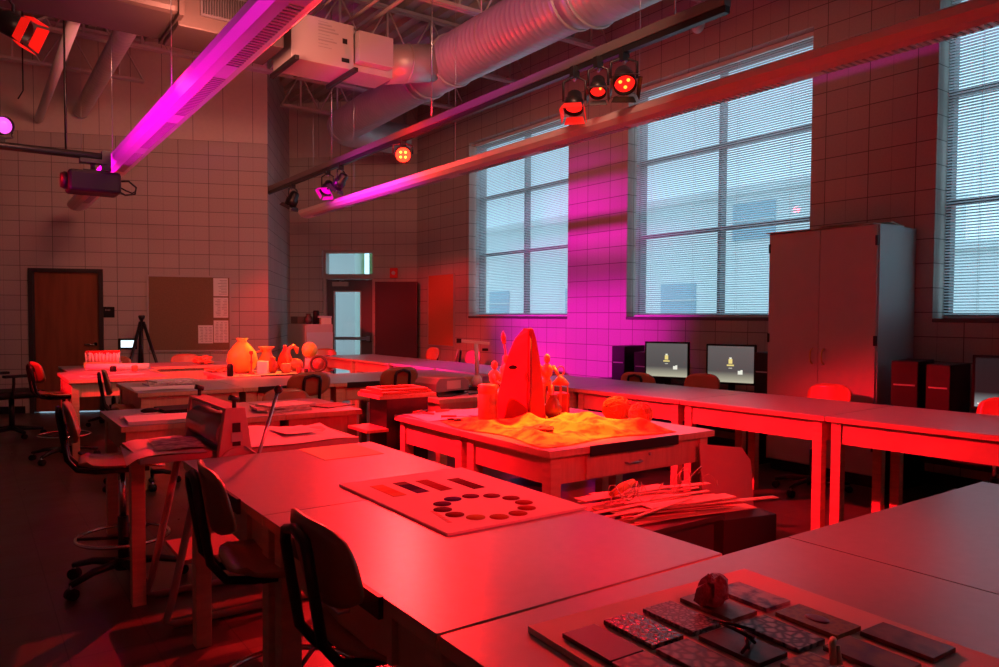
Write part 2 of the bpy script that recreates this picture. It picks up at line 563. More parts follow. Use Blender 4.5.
for y, z in ((-23, 1.4), (-16.5, 1.4), (-10, 1.4), (-4, 1.4), (2.6, 1.5), (8.3, 1.5), (14, 1.5), (20, 1.5), (5, 4.2), (11, 4.2)):
    mb = MB(); mb.box(-0.04, 0.02, y, y + 1.7, z, z + 1.3, OUTG); fr = mb.build('window', bd)
    mb = MB(); mb.box(-0.07, -0.04, y, y + 1.7, z + 0.62, z + 0.68, WHITEM); mb.build('glazing_bar', fr)
mb = MB(); mb.box(-0.4, 0.4, -1.5, 1.5, 0, 4.2, mat('hedge leaf', (0.30, 0.42, 0.18), 0.9, var=0.4, vscale=16, bump=1, bscale=30))
hg = tag(mb.build('hedge', loc=(8.3, 15.4, -0.15), rot=(0, 0, R(-45)), bevel=0.12), 'green clipped hedge seen through the glass of the outside door', 'hedge')
mb = MB(); mb.box(-0.3, 0.3, -0.3, 0.3, 0, 3.6, OUTW); mb.box(-0.38, 0.38, -0.38, 0.38, 0, 0.3, OUTW)
tag(mb.build('porch_column', loc=(6.62, 14.95, -0.15), rot=(0, 0, R(-45))), 'white square porch column standing outside the glazed door', 'column')

# ================================================================== DOORS
# far wall wooden door  (local frame of wall_far: x from P_R)
aF = math.atan2(P_L[1] - P_R[1], P_L[0] - P_R[0])
def far_pt(s, z=0.0, off=0.0):
    d = Vector((math.cos(aF), math.sin(aF), 0)); n = Vector((-math.sin(aF), math.cos(aF), 0))
    return Vector((*P_R, z)) + d * s + n * off
D1 = thing('door_1', '', '', far_pt(BX), aF); del D1['label'], D1['category']; struct(D1)
mb = MB(); W = 0.94
mb.box(0, 0.055, -0.12, 0.02, 0, 2.0, FRAMEB); mb.box(W - 0.055, W, -0.12, 0.02, 0, 2.0, FRAMEB); mb.box(0.055, W - 0.055, -0.12, 0.02, 1.95, 2.0, FRAMEB)
mb.build('door_frame', D1)
mb = MB(); mb.box(0.056, W - 0.056, -0.10, -0.055, 0.012, 1.9495, DOORW); lf = mb.build('door_leaf', D1, bevel=0.003)
mb = MB(); mb.lathe([(0.03, 0), (0.03, 0.008), (0.012, 0.01), (0.012, 0.05)], CHROME, 16, Matrix.Translation((0.13, -0.055, 0.95)) @ Matrix.Rotation(R(-90), 4, 'X'))
mb.tube([(0.13, 0.0, 0.95), (0.25, 0.0, 0.95)], 0.009, CHROME); mb.build('door_handle', lf)
# outside glazed door with transom in wall_back
aB = math.atan2(P_D[1] - P_C[1], P_D[0] - P_C[0])
D2 = thing('door_2', '', '', (*P_C, 0), aB); del D2['label'], D2['category']; struct(D2)
mb = MB()
for (a, b, c, d) in ((DX0, DX0 + 0.05, 0, 2.55), (DX1 - 0.05, DX1, 0, 2.55), (DX0 + 0.05, DX1 - 0.05, 2.50, 2.55), (DX0 + 0.05, DX1 - 0.05, 2.03, 2.12)):
    mb.box(a, b, -0.2, -0.06, c, d, FRAMEP)
mb.build('door_frame', D2)
mb = MB(); mb.box(DX0 + 0.05, DX1 - 0.05, -0.14, -0.134, 2.12, 2.50, GLASS); mb.build('transom_glass', D2)
lx0, lx1 = DX0 + 0.055, DX1 - 0.055
gx0, gx1 = lx0 + 0.24, lx1 - 0.14
mb = MB()
mb.box(lx0, gx0, -0.16, -0.11, 0.02, 2.025, GREYD); mb.box(gx1, lx1, -0.16, -0.11, 0.02, 2.025, GREYD)
mb.box(gx0, gx1, -0.16, -0.11, 1.80, 2.025, GREYD); mb.box(gx0, gx1, -0.16, -0.11, 0.02, 0.25, GREYD)
lf = mb.build('door_leaf', D2)
mb = MB()
t = 0.02
mb.box(gx0 - t, gx0, -0.165, -0.1, 0.25, 1.8, FRAMEP); mb.box(gx1, gx1 + t, -0.165, -0.1, 0.25, 1.8, FRAMEP); mb.box(gx0 - t, gx1 + t, -0.165, -0.1, 1.8, 1.8 + t, FRAMEP); mb.box(gx0 - t, gx1 + t, -0.165, -0.1, 0.25 - t, 0.25, FRAMEP)
mb.build('glazing_bead', lf)
mb = MB(); mb.box(gx0, gx1, -0.138, -0.132, 0.25, 1.8, GLASS); mb.build('door_glass', lf)
mb = MB(); mb.box(lx0 + 0.05, lx1 - 0.05, -0.085, -0.045, 0.93, 0.985, STEEL); mb.box(lx0 + 0.03, lx0 + 0.10, -0.11, -0.04, 0.91, 1.0, STEEL); mb.box(lx1 - 0.09, lx1 - 0.02, -0.11, -0.04, 0.92, 0.99, STEEL); mb.build('push_bar', lf)
mb = MB(); mb.box(lx1 - 0.42, lx1 - 0.12, -0.11, -0.04, 1.90, 1.98, FRAMEP); mb.cyl((lx1 - 0.25, -0.07, 1.99), (lx1 - 0.45, -0.03, 2.05), 0.01, STEEL, 8); mb.build('door_closer', lf)

def on_far(s, z): return far_pt(s, z, 0.0)
def sfar(x, y): return math.hypot(x - P_R[0], y - P_R[1])
# corkboard on the far wall
s0, s1 = sfar(3.115, 11.08), sfar(2.073, 11.512)
cb = thing('pin_board', 'brown cork pin board on the far wall, papers down its right side', 'pin board', far_pt(s0, 0.84, 0.0), aF)
w_ = s1 - s0; h_ = 1.09
mb = MB(); mb.box(0.02, w_ - 0.02, 0.002, 0.018, 0.02, h_ - 0.02, CORK); mb.build('cork_panel', cb)
mb = MB()
mb.box(0, 0.022, 0.001, 0.028, 0, h_, FRAMEP); mb.box(w_ - 0.022, w_, 0.001, 0.028, 0, h_, FRAMEP); mb.box(0, w_, 0.001, 0.028, 0, 0.022, FRAMEP); mb.box(0, w_, 0.001, 0.028, h_ - 0.022, h_, FRAMEP)
mb.build('frame', cb, bevel=0.002)
TXT = mat('faint print', (0.30, 0.27, 0.26), 0.8)
def pinned(x0, z0, w, h, label, lines):
    mb = MB(); mb.box(0, w, 0, 0.0015, 0, h, PAPER)
    z = h - 0.03
    k = 0
    while z > 0.02:
        for q in range(lines):
            xa = 0.015 + q * (w - 0.02) / lines
            mb.box(xa, xa + (w - 0.05) / lines * random.uniform(0.5, 1), 0.0015, 0.002, z - 0.006, z, TXT)
        z -= 0.022
    o = mb.build('pinned_sheet', loc=far_pt(s0 + x0, 0.84 + z0, 0.019), rot=(0, 0, aF))
    tag(o, label, 'paper', 'printed sheets on the pin board')
pinned(0.04, 0.80, 0.20, 0.26, 'printed sheet at the top of the column on the right of the pin board', 1)
pinned(0.04, 0.49, 0.20, 0.29, 'printed sheet in the middle of the column on the right of the pin board', 2)
pinned(0.04, 0.13, 0.20, 0.32, 'printed sheet at the bottom right corner of the pin board', 3)
pinned(0.25, 0.12, 0.20, 0.26, 'printed sheet standing out left of the column, low on the pin board', 3)
# room sign and lit control panel
sg = sfar(1.601, 11.708)
mb = MB(); mb.box(-0.085, 0.085, 0.001, 0.008, -0.075, 0.075, BLACKP)
for q in range(4): mb.box(-0.03 + q * 0.018, -0.02 + q * 0.018, 0.008, 0.0085, 0.02, 0.04, TXT)
tag(mb.build('room_sign', loc=far_pt(sg, 1.40), rot=(0, 0, aF)), 'small dark square room sign beside the wooden door', 'sign')
sp = thing('lit_wall_panel', 'small glowing white panel on the far wall left of the black tripod', 'wall panel', far_pt(sfar(1.835, 11.611), 0.955), aF)
mb = MB(); mb.box(-0.12, 0.12, 0.001, 0.03, -0.075, 0.075, BLACKP); mb.build('housing', sp, bevel=0.006)
mb = MB(); mb.box(-0.085, 0.085, 0.03, 0.032, -0.05, 0.05, mat('lit display', (0.1, 0.1, 0.1), 0.4, emit=(0.75, 0.92, 1.0), estr=1.6)); mb.build('display', sp)
# fire alarm on the door wall
def back_pt(s, z, off=0.0):
    d = Vector((math.cos(aB), math.sin(aB), 0)); n = Vector((-math.sin(aB), math.cos(aB), 0))
    return Vector((*P_C, z)) + d * s + n * off
fa = thing('fire_alarm', 'small red fire alarm box on the wall right of the outside door', 'alarm', back_pt(0.42, 2.13), aB)
RDP = mat('red enamel', (0.65, 0.03, 0.02), 0.4)
mb = MB(); mb.box(-0.07, 0.07, 0.001, 0.05, -0.09, 0.09, RDP); mb.build('housing', fa, bevel=0.008)
mb = MB(); mb.lathe([(0.035, 0), (0.035, 0.01), (0.02, 0.014)], WHITEM, 16, Matrix.Translation((0, 0.05, 0)) @ Matrix.Rotation(R(-90), 4, 'X')); mb.build('strobe', fa)
# orange notice board on window wall
nb = thing('notice_board', 'tall orange-brown notice board in a pale frame between far corner and window', 'notice board', (XW, 10.78, 0.86), 0)
mb = MB(); mb.box(-0.018, -0.002, -0.41, 0.41, 0.02, 1.2, CORKO); mb.build('cork_panel', nb)
mb = MB()
for (a, b, c, d) in ((-0.43, -0.41, 0, 1.22), (0.41, 0.43, 0, 1.22), (-0.41, 0.41, 0, 0.02), (-0.41, 0.41, 1.2, 1.22)): mb.box(-0.03, -0.001, a, b, c, d, FRAMEP)
mb.build('frame', nb)
# dark folded partition panel by the door
pn = thing('display_panel', 'tall dark purple-brown panel standing right of the outside door', 'panel', (6.13, 11.72, 0), R(-45))
PANM = mat('dark fabric panel', (0.085, 0.04, 0.05), 0.85)
mb = MB(); mb.box(-0.36, 0.36, -0.02, 0.02, 0.06, 1.95, PANM); mb.build('panel', pn)
mb = MB()
for (a, b, c, d) in ((-0.38, -0.36, 0.02, 1.97), (0.36, 0.38, 0.02, 1.97), (-0.38, 0.38, 1.95, 1.97), (-0.38, 0.38, 0.04, 0.06)): mb.box(a, b, -0.03, 0.03, c, d, FRAMEB)
mb.build('frame', pn)
mb = MB(); mb.box(-0.36, -0.30, -0.12, 0.08, 0, 0.03, FRAMEB); mb.build('foot', pn)
mb = MB(); mb.box(0.30, 0.36, -0.12, 0.08, 0, 0.03, FRAMEB); mb.build('foot', pn)

# ================================================================== ROOF STEEL, DUCTS
def joist(y, x0, x1, label):
    j = thing('roof_joist', label, 'joist', (x0, y, 4.6), 0, 'open web roof joists')
    L_ = x1 - x0
    mb = MB(); mb.box(0, L_, -0.05, -0.008, 0, 0.035, JOIST); mb.box(0, L_, 0.008, 0.05, 0, 0.035, JOIST); mb.build('bottom_chord', j)
    mb = MB(); mb.box(0, L_, -0.05, -0.008, 0.54, 0.58, JOIST); mb.box(0, L_, 0.008, 0.05, 0.54, 0.58, JOIST); mb.build('top_chord', j)
    mb = MB()
    n = max(1, int(L_ / 0.6))
    s = L_ / n
    for k in range(n):
        mb.cyl((k * s, 0, 0.02), ((k + 0.5) * s, 0, 0.56), 0.011, JOIST, 6)
        mb.cyl(((k + 0.5) * s, 0, 0.56), ((k + 1) * s, 0, 0.02), 0.011, JOIST, 6)
        mb.box((k + .5) * s - 0.012, (k + .5) * s + 0.012, -0.012, 0.012, 0.02, 0.56, JOIST)
    mb.build('web', j)
joist(11.45, -4.1, 2.05, 'open web roof joist right against the far wall')
joist(11.45, 4.0, 6.45, 'open web roof joist over the alcove by the outside door')
joist(10.0, -4.15, 6.45, 'open web roof joist second from the far wall, above the return corner')
joist(8.4, -4.15, 6.45, 'open web roof joist just beyond the air box')
joist(6.75, -4.15, 6.45, 'open web roof joist just in front of the air box')
joist(5.1, -4.15, 6.45, 'open web roof joist crossing above the big round duct')
joist(3.5, -4.15, 6.45, 'open web roof joist nearest the camera end of the room')

# big spiral duct along the windows
RIB = GALV
dk = thing('spiral_duct', 'big round spiral duct hanging under the roof along the windows', 'duct', (4.45, 0, 4.22))
def spiral(mb, p0, p1, r, step=0.075):
    p0 = Vector(p0); p1 = Vector(p1)
    n = int((p1 - p0).length / step)
    pts = []; rs = []
    for k in range(n):
        for q, rr in ((0.0, r), (0.85, r), (0.9, r + 0.0016), (0.95, r + 0.0016)):
            pts.append(p0.lerp(p1, (k + q) / n)); rs.append(rr)
    pts.append(p1); rs.append(r)
    mb.tube(pts, rs, GALV, 32)
mb = MB(); spiral(mb, (0, -1.5, 0), (0, 4.9, 0), 0.33); mb.build('wide_run', dk)
mb = MB(); spiral(mb, (0, 5.1, 0), (0, 7.15, 0), 0.28); mb.build('middle_run', dk)
mb = MB(); mb.tube([(0, 4.9, 0), (0, 5.1, 0)], [0.33, 0.28], GALV, 32); mb.build('reducer', dk)
mb = MB(); spiral(mb, (0.03, 7.9, -0.02), (0.14, 10.4, -0.03), 0.24); mb.build('far_run', dk)
mb = MB(); mb.tube([(0, 7.15, 0), (0, 7.7, 0), (0.03, 7.9, -0.02)], [0.28, 0.28, 0.24], GALV, 32); mb.build('junction', dk)
mb = MB()
pts = [Vector((0.14, 10.4, -0.03))] + [Vector((0.14 + 0.3 - 0.3 * math.cos(a), 10.4 + 0.3 * math.sin(a), -0.03)) for a in [R(q) for q in range(10, 91, 10)]] + [Vector((1.3, 10.70, -0.03))]
mb.tube(pts, 0.24, GALV, 32); mb.build('elbow', dk)
for y, r in ((3.0, 0.335), (4.88, 0.335), (5.12, 0.285), (7.15, 0.285), (7.72, 0.285), (1.4, 0.335)):
    mb = MB(); mb.ring((0, y, 0), r, 0.014, GALV, 'Y', 40, 6); mb.build('flange_ring', dk)
mb = MB(); mb.ring((0.03, 7.92, -0.02), 0.245, 0.012, GALV, 'Y', 40, 6); mb.build('flange_ring', dk)
mb = MB()
for y in (2.2, 4.4, 6.3, 9.2):
    for s in (-1, 1): mb.cyl((s * 0.2, y, 0.2), (s * 0.2, y, 0.95), 0.006, JOIST, 6)
mb.build('hanger_rod', dk)
# branch with air box
BOXM = mat('air box enamel', (0.40, 0.36, 0.34), 0.4)
ab = thing('air_box', 'white sheet metal air box with printed labels between two ducts', 'air box', (2.86, 7.25, 3.82))
mb = MB(); mb.box(-0.32, 0.32, -0.26, 0.26, 0, 0.44, BOXM); mb.build('casing', ab, bevel=0.006)
mb = MB(); mb.box(0.34, 0.72, -0.34, -0.21, 0.08, 0.38, BOXM); mb.build('control_box', ab, bevel=0.005)
mb = MB(); mb.box(0.32, 0.78, -0.2, 0.22, 0.02, 0.42, GALV); mb.build('transition', ab)
mb = MB()
for k in range(9):
    z = 0.40 - k * 0.03
    mb.box(-0.05, 0.05 + (k * 37 % 7) * 0.018, -0.2625, -0.261, z, z + (0.014 if k in (1, 2, 3, 6) else 0.006), TXT)
mb.build('label_print', ab)
mb = MB(); mb.box(0.20, 0.25, -0.263, -0.2605, 0.24, 0.29, BLACKP); mb.box(0.19, 0.27, -0.263, -0.2605, 0.06, 0.10, BLACKP)
mb.build('knockout_cover', ab)
for x in (-0.30, 0.30):
    mb = MB(); mb.box(x - 0.02, x + 0.02, -0.36, 0.36, -0.04, -0.001, DARKST); mb.build('support_channel', ab)
mb = MB(); mb.cyl((0.78, 0.02, 0.22), (1.38, 0.02, 0.36), 0.2, GALV, 32); mb.ring((1.05, 0.02, 0.285), 0.205, 0.012, GALV, 'X', 32, 6); mb.build('round_branch', ab)
td = thing('trunk_duct', 'large brownish trunk duct with a dark grille at top left', 'duct', (-4.0, 7.15, 3.9))
TRK = mat('lined trunk duct', (0.09, 0.06, 0.05), 0.55, 0.2, var=0.06, vscale=3)
mb = MB(); mb.box(0, 5.5, -0.42, 0.38, 0.0, 0.72, TRK); mb.build('wide_section', td, bevel=0.05)
mb = MB(); mb.box(5.5, 6.42, -0.3, 0.3, -0.06, 0.42, TRK); mb.build('narrow_section', td, bevel=0.01)
mb = MB(); mb.box(5.68, 6.16, -0.32, -0.30, 0.06, 0.28, FRAMEM)
for k in range(20): mb.box(5.70 + k * 0.022, 5.709 + k * 0.022, -0.335, -0.318, 0.08, 0.26, DARKST)
mb.build('grille', td)
for x in (1.2, 2.6, 4.2, 5.5):
    mb = MB(); mb.box(x - 0.02, x + 0.02, -0.44, 0.40, -0.02, 0.74, TRK); mb.build('seam', td)
mb = MB(); mb.tube([(0.82, 11.9, 4.0), (0.82, 7.7, 4.0)], 0.05, WHITEM, 16)
tag(mb.build('vent_pipe'), 'slim pale pipe running overhead to the far wall above the door', 'pipe')
mb = MB(); spiral(mb, (1.3, 11.7, 4.14), (1.3, 7.65, 4.14), 0.095, 0.1)
tag(mb.build('branch_duct'), 'fat pale round duct right of the slim pipe, ending at the far wall', 'duct')
mb = MB(); mb.tube([(0.35, 9.2, 4.25), (0.9, 9.3, 4.62), (1.4, 9.4, 4.62)], 0.012, WHITEM, 8)
tag(mb.build('conduit'), 'bent pale conduit among the joists near the slim pipe', 'conduit')
mb = MB(); mb.tube([(0.55, 10.1, 5.19), (0.55, 10.1, 3.9), (0.5, 10.1, 3.8)], 0.008, BLACKP, 6)
tag(mb.build('conduit'), 'thin conduit dropping from the joists near the slim pipe', 'conduit')
for i, (y0, y1, x, z) in enumerate(((3.0, 9.8, 3.6, 4.55), (3.4, 9.0, 3.35, 4.5), (4.8, 8.6, 3.0, 4.52))):
    mb = MB(); mb.tube([(x, y0, z), (x, y1, z)], 0.022 - i * 0.005, JOIST, 10)
    tag(mb.build('sprinkler_pipe'), ['thickest of the three roof pipes left of the big duct', 'middle one of the three roof pipes left of the big duct', 'thinnest of the three roof pipes, above the air box'][i], 'pipe', 'roof pipes beside the big duct')
mb = MB(); mb.lathe([(0.07, 0), (0.08, 0.05), (0.06, 0.10)], WHITEM, 20); mb.cyl((0, 0, 0.1), (0, 0, 0.22), 0.05, WHITEM); mb.ball((0, 0, 0.0), 0.065, WHITEM, 16)
tag(mb.build('ceiling_sensor', loc=(6.25, 5.23, 4.40)), 'small white round sensor under the roof above the middle window', 'sensor')
mb = MB(); mb.cyl((6.25, 5.23, 4.625), (6.25, 5.23, 5.19), 0.012, WHITEM, 8)
tag(mb.build('sensor_stem'), 'thin white stem holding the round sensor under the roof', 'stem')

# ================================================================== SUSPENDED LIGHT FITTINGS
FIXM = mat('fitting enamel', (0.74, 0.72, 0.70), 0.35)
def fixture(x, z, y0, y1, label, hang):
    t = thing('linear_light_fitting', label, 'light fitting', (x, y0, z), 0, 'long suspended light fittings')
    L_ = y1 - y0
    prof = [(-0.12, 0.03), (-0.115, -0.01), (-0.08, -0.045), (-0.035, -0.06), (0.035, -0.06), (0.08, -0.045), (0.115, -0.01), (0.12, 0.03), (0.07, 0.055), (-0.07, 0.055)]
    mb = MB(); mb.prism(prof, 0, L_, FIXM, axis='Y'); mb.build('housing', t)
    n = int(L_ / 1.22)
    for k in range(n):
        mb = MB()
        for q in range(26):
            y = 0.12 + k * 1.22 + q * 0.038
            mb.box(-0.034, 0.034, y, y + 0.012, -0.064, -0.0605, mat('louvre shadow', (0.40, 0.38, 0.36), 0.5))
        mb.build('louvre', t)
    mb = MB()
    for y in hang: mb.cyl((0, y - y0, 0.05), (0, y - y0, 5.19 - z), 0.0025, STEEL, 5)
    mb.build('suspension_cable', t)
    return t
fixture(1.18, 2.77, -0.6, 11.1, 'long suspended light fitting at left, its side lit magenta', (0.5, 3.1, 5.6, 8.2, 10.6))
fixture(3.82, 2.77, -1.2, 9.95, 'long suspended light fitting crossing in front of the windows', (1.3, 3.7, 6.1, 8.4, 9.7))

TRKM = mat('lighting raceway', (0.20, 0.18, 0.18), 0.35, 0.5)
t1 = thing('lighting_raceway', 'long raceway with stage lamps clamped under it, lit purple', 'lighting bar', (3.63, 2.82, 3.2))
mb = MB(); mb.box(-0.03, 0.03, 0, 8.2, -0.015, 0.05, TRKM); mb.build('raceway', t1)
mb = MB(); mb.box(-0.022, 0.022, 0.0, 8.2, -0.055, -0.015, BLACK); mb.build('lower_channel', t1)
mb = MB()
for y in (0.4, 3.4, 5.8, 8.15): mb.cyl((0, y, 0.05), (0, y, 1.99), 0.006, STEEL, 6)
mb.build('hanger_rod', t1)
t2 = thing('lighting_bar', 'round lighting bar at left that carries the projector', 'lighting bar', (-2.2, 7.35, 2.74))
mb = MB(); mb.cyl((0, 0, 0), (3.24, 0, 0), 0.033, BLACK, 16); mb.build('bar', t2)
mb = MB(); mb.box(3.17, 3.24, -0.04, 0.04, -0.12, 0.05, BLACK); mb.build('end_bracket', t2)
mb = MB()
for x in (0.3, 1.6, 2.9): mb.cyl((x, 0, 0.03), (x, 0, 1.11), 0.008, BLACK, 6)
mb.build('hanger_rod', t2)

# projector
pj = thing('ceiling_projector', 'black projector hanging from the round bar at left, cable looping from its end', 'projector', (0.90, 7.33, 2.50))
mb = MB(); mb.box(-0.2, 0.2, -0.15, 0.15, -0.09, 0.09, BLACKP); mb.build('casing', pj, bevel=0.025)
mb = MB(); mb.lathe([(0.07, 0), (0.075, 0.03), (0.06, 0.06), (0.045, 0.06)], BLACKP, 20, Matrix.Translation((-0.19, -0.04, 0)) @ Matrix.Rotation(R(-90), 4, 'Y')); mb.build('lens', pj)
mb = MB(); mb.box(-0.08, 0.08, -0.06, 0.06, 0.09, 0.11, BLACK); mb.cyl((0, 0, 0.1), (0, 0, 0.21), 0.02, BLACK); mb.box(-0.1, 0.1, -0.05, 0.05, 0.17, 0.205, BLACK); mb.build('mount', pj)
mb = MB(); mb.tube([(0.2, 0, 0.04), (0.28, 0, 0.05), (0.34, 0, 0.0), (0.33, 0, -0.06), (0.25, 0, -0.075), (0.2, 0, -0.05)], 0.009, BLACKP, 8)
mb.tube([(0.2, 0.03, 0.0), (0.26, 0.03, -0.03), (0.31, 0.02, -0.05), (0.34, 0.02, -0.03)], 0.007, BLACKP, 8); mb.build('cable', pj)

# stage spotlights
def lens_mat(name, c, s):
    return mat(name, (0.2, 0.02, 0.02), 0.3, emit=c, estr=s)
def stage_lamp(loc, hang_z, aim, label, body_len, rad, gel, lens_c, lens_s, spots, dots=0, group='stage lamps', frame=True, dl=0.55):
    """a theatre can: loc is the centre of the body, aimed along its axis"""
    t = thing('stage_lamp', label, 'stage lamp', (loc[0], loc[1], hang_z), 0, group)
    c = Vector(loc) - Vector((loc[0], loc[1], hang_z))
    ax = (Vector(aim) - Vector(loc)).normalized()
    q = ax.to_track_quat('Z', 'Y').to_matrix().to_4x4()
    M = Matrix.Translation(c) @ q
    h = body_len / 2
    mb = MB(); mb.lathe([(rad * 0.45, -h), (rad * 0.75, -h * 0.75), (rad * 0.8, -h * 0.1), (rad, 0.1 * h), (rad, h), (rad * 0.9, h), (rad * 0.9, h * 0.55)], BLACK, 20, M)
    mb.build('lamp_body', t)
    mb = MB(); mb.lathe([(rad * 0.88, h * 0.6), (rad * 0.88, h * 0.64), (rad * 0.3, h * 0.66)], lens_mat('lens ' + label[:30], lens_c, lens_s), 20, M)
    ln = mb.build('lens', t)
    if dots:
        mb = MB()
        for k in range(dots):
            a = 2 * PI * k / dots + 0.785
            mb.ball((math.cos(a) * rad * 0.4, math.sin(a) * rad * 0.4, h * 0.68), rad * 0.16, lens_mat('led ' + label[:30], (1.0, 0.30, 0.03), max(3.0, lens_s * 1.3)), 8, M=M)
        mb.build('led', ln)
    if frame:
        mb = MB()
        s = rad * 1.05
        for sx, sy in ((1, 0), (-1, 0), (0, 1), (0, -1)):
            if sx: vs = [(sx * s, -s * .8, h), (sx * s, s * .8, h), (sx * s * 1.2, s, h + rad * dl), (sx * s * 1.2, -s, h + rad * dl)]
            else: vs = [(-s * .8, sy * s, h), (s * .8, sy * s, h), (s, sy * s * 1.2, h + rad * dl), (-s, sy * s * 1.2, h + rad * dl)]
            vs2 = [(x * 1.04, y * 1.04, z) for x, y, z in vs]
            mb.add(vs + vs2, [(0, 1, 2, 3), (7, 6, 5, 4), (0, 4, 5, 1), (1, 5, 6, 2), (2, 6, 7, 3), (3, 7, 4, 0)], gel, M)
        mb.build('barn_door', t)
    side = Vector((-ax.y, ax.x, 0)).normalized() * (rad * 1.15)
    mb = MB(); topz = 0.0
    mb.tube([c + side, c + side + Vector((0, 0, 0.0)), Vector((side.x, side.y, c.z * 0.35)), Vector((0, 0, c.z * 0.15)), Vector((-side.x, -side.y, c.z * 0.35)), c - side], 0.009, BLACK, 8)
    mb.build('yoke', t)
    mb = MB(); mb.box(-0.03, 0.03, -0.02, 0.02, -0.05, 0.03, BLACK); mb.cyl((0, 0, -0.07), (0, 0, 0.0), 0.01, STEEL, 8); mb.build('clamp', t)
    for (lc, e, size, blend, tgt, *sq) in spots:
        p = Vector(loc) + ax * (h + rad * 0.2)
        lo = light('stage_lamp_beam', 'SPOT', p, tgt, lc, e, spot_size=R(size), spot_blend=blend, shadow_soft_size=0.04)
        if sq: lo.scale = (1.0, sq[0], 1.0)
    return t
GELR = mat('dark barn door', (0.02, 0.02, 0.02), 0.4)
GELP = mat('lamp barn door black', (0.05, 0.04, 0.05), 0.35)
RLIT = (1, 0.012, 0.008)
REDLITDOOR = mat('red lit gel frame', (0.4, 0.02, 0.02), 0.5, emit=(1, 0.015, 0.01), estr=0.7)  # barn doors glow by emission in place of lamp light on them
stage_lamp((3.60, 4.13, 2.93), 3.145, (2.9, 3.5, 1.0), 'stage lamp at the left of the cluster of three over the windows', 0.16, 0.07, REDLITDOOR, RLIT, 1.6, [(RED, 900, 44, 0.6, (2.5, 3.1, 0.8))], 1, dl=0.8)
stage_lamp((3.60, 3.88, 2.98), 3.145, (2.7, 3.0, 1.0), 'stage lamp in the middle of the cluster of three over the windows', 0.15, 0.06, GELP, RLIT, 1.6, [(AMB, 1100, 23, 0.8, (2.6, 3.1, 0.8))], 1)
stage_lamp((3.63, 3.66, 2.98), 3.145, (2.6, 2.3, 1.2), 'stage lamp at the right of the cluster of three, showing three bright diodes', 0.18, 0.078, GELR, RLIT, 1.5, [(RED, 160, 50, 0.7, (1.4, 2.6, 0.7))], 3)
stage_lamp((3.63, 6.80, 3.02), 3.145, (1.2, 1.8, 0.9), 'dazzling red stage lamp facing the room from the raceway', 0.20, 0.085, GELR, (1.0, 0.03, 0.01), 5.0, [((1.0, 0.013, 0.013), 1750, 58, 0.9, (1.05, 2.3, 0.7))], 4, frame=False)
stage_lamp((3.63, 8.75, 2.95), 3.145, (2.4, 7.8, 0.9), 'stage lamp with a glowing magenta front, far along the raceway', 0.18, 0.07, mat('magenta lit gel frame', (0.6, 0.02, 0.4), 0.4, emit=(1, 0, 0.6), estr=0.5), (1, 0.0, 0.5), 1.5, [(RED, 700, 40, 0.6, (2.6, 8.0, 0.8)), ((1.0, 0.30, 0.01), 800, 20, 0.8, (2.6, 7.85, 0.95))], 0)  # magenta glow put into the barn doors' material
stage_lamp((3.63, 8.35, 2.97), 3.145, (3.0, 9.2, 1.6), 'black stage lamp right beside the magenta one on the raceway', 0.20, 0.07, GELR, (0.6, 0.01, 0.02), 0.3, [], 0)
stage_lamp((3.63, 9.95, 2.96), 3.145, (3.2, 10.6, 1.4), 'dark stage lamp farthest along the raceway, near its end', 0.20, 0.08, GELP, (0.3, 0.01, 0.05), 0.2, [], 0)
stage_lamp((0.24, 7.35, 2.90), 2.78, (0.9, 5.4, 2.7), 'glowing magenta lamp standing on the round bar at the left edge', 0.16, 0.075, GELP, (1, 0.1, 0.8), 1.6, [(MAG, 520, 44, 0.9, (3.63, 5.3, 3.24), 0.055)], 0, frame=False)
stage_lamp((0.16, 7.35, 2.58), 2.70, (-0.6, 9.0, 1.6), 'dark stage lamp hanging below the magenta one at the left edge', 0.16, 0.06, GELP, (0.3, 0, 0.02), 0.1, [], 0, frame=False)
stage_lamp((0.20, 5.25, 3.07), 3.26, (4.2, 2.5, 0.6), 'big black stage lamp with a red barn door at the top left corner', 0.26, 0.07, mat('red lit barn door', (0.55, 0.02, 0.02), 0.5, emit=(1, 0.01, 0.005), estr=0.7), RLIT, 1.5,  # lamp's red light put into the flaps as emission
           [(RED, 4000, 44, 0.9, (3.7, 3.2, 0.35))], 0, dl=0.9)
mb = MB(); mb.cyl((-1.5, 5.25, 3.3), (0.5, 5.25, 3.3), 0.03, BLACK); mb.cyl((-1.4, 5.25, 3.3), (-1.4, 5.25, 5.19), 0.02, BLACK); mb.cyl((0.1, 5.25, 3.3), (0.1, 5.25, 5.19), 0.02, BLACK)
tag(mb.build('lamp_pipe'), 'black pipe holding the big lamp at the top left corner', 'lighting bar')

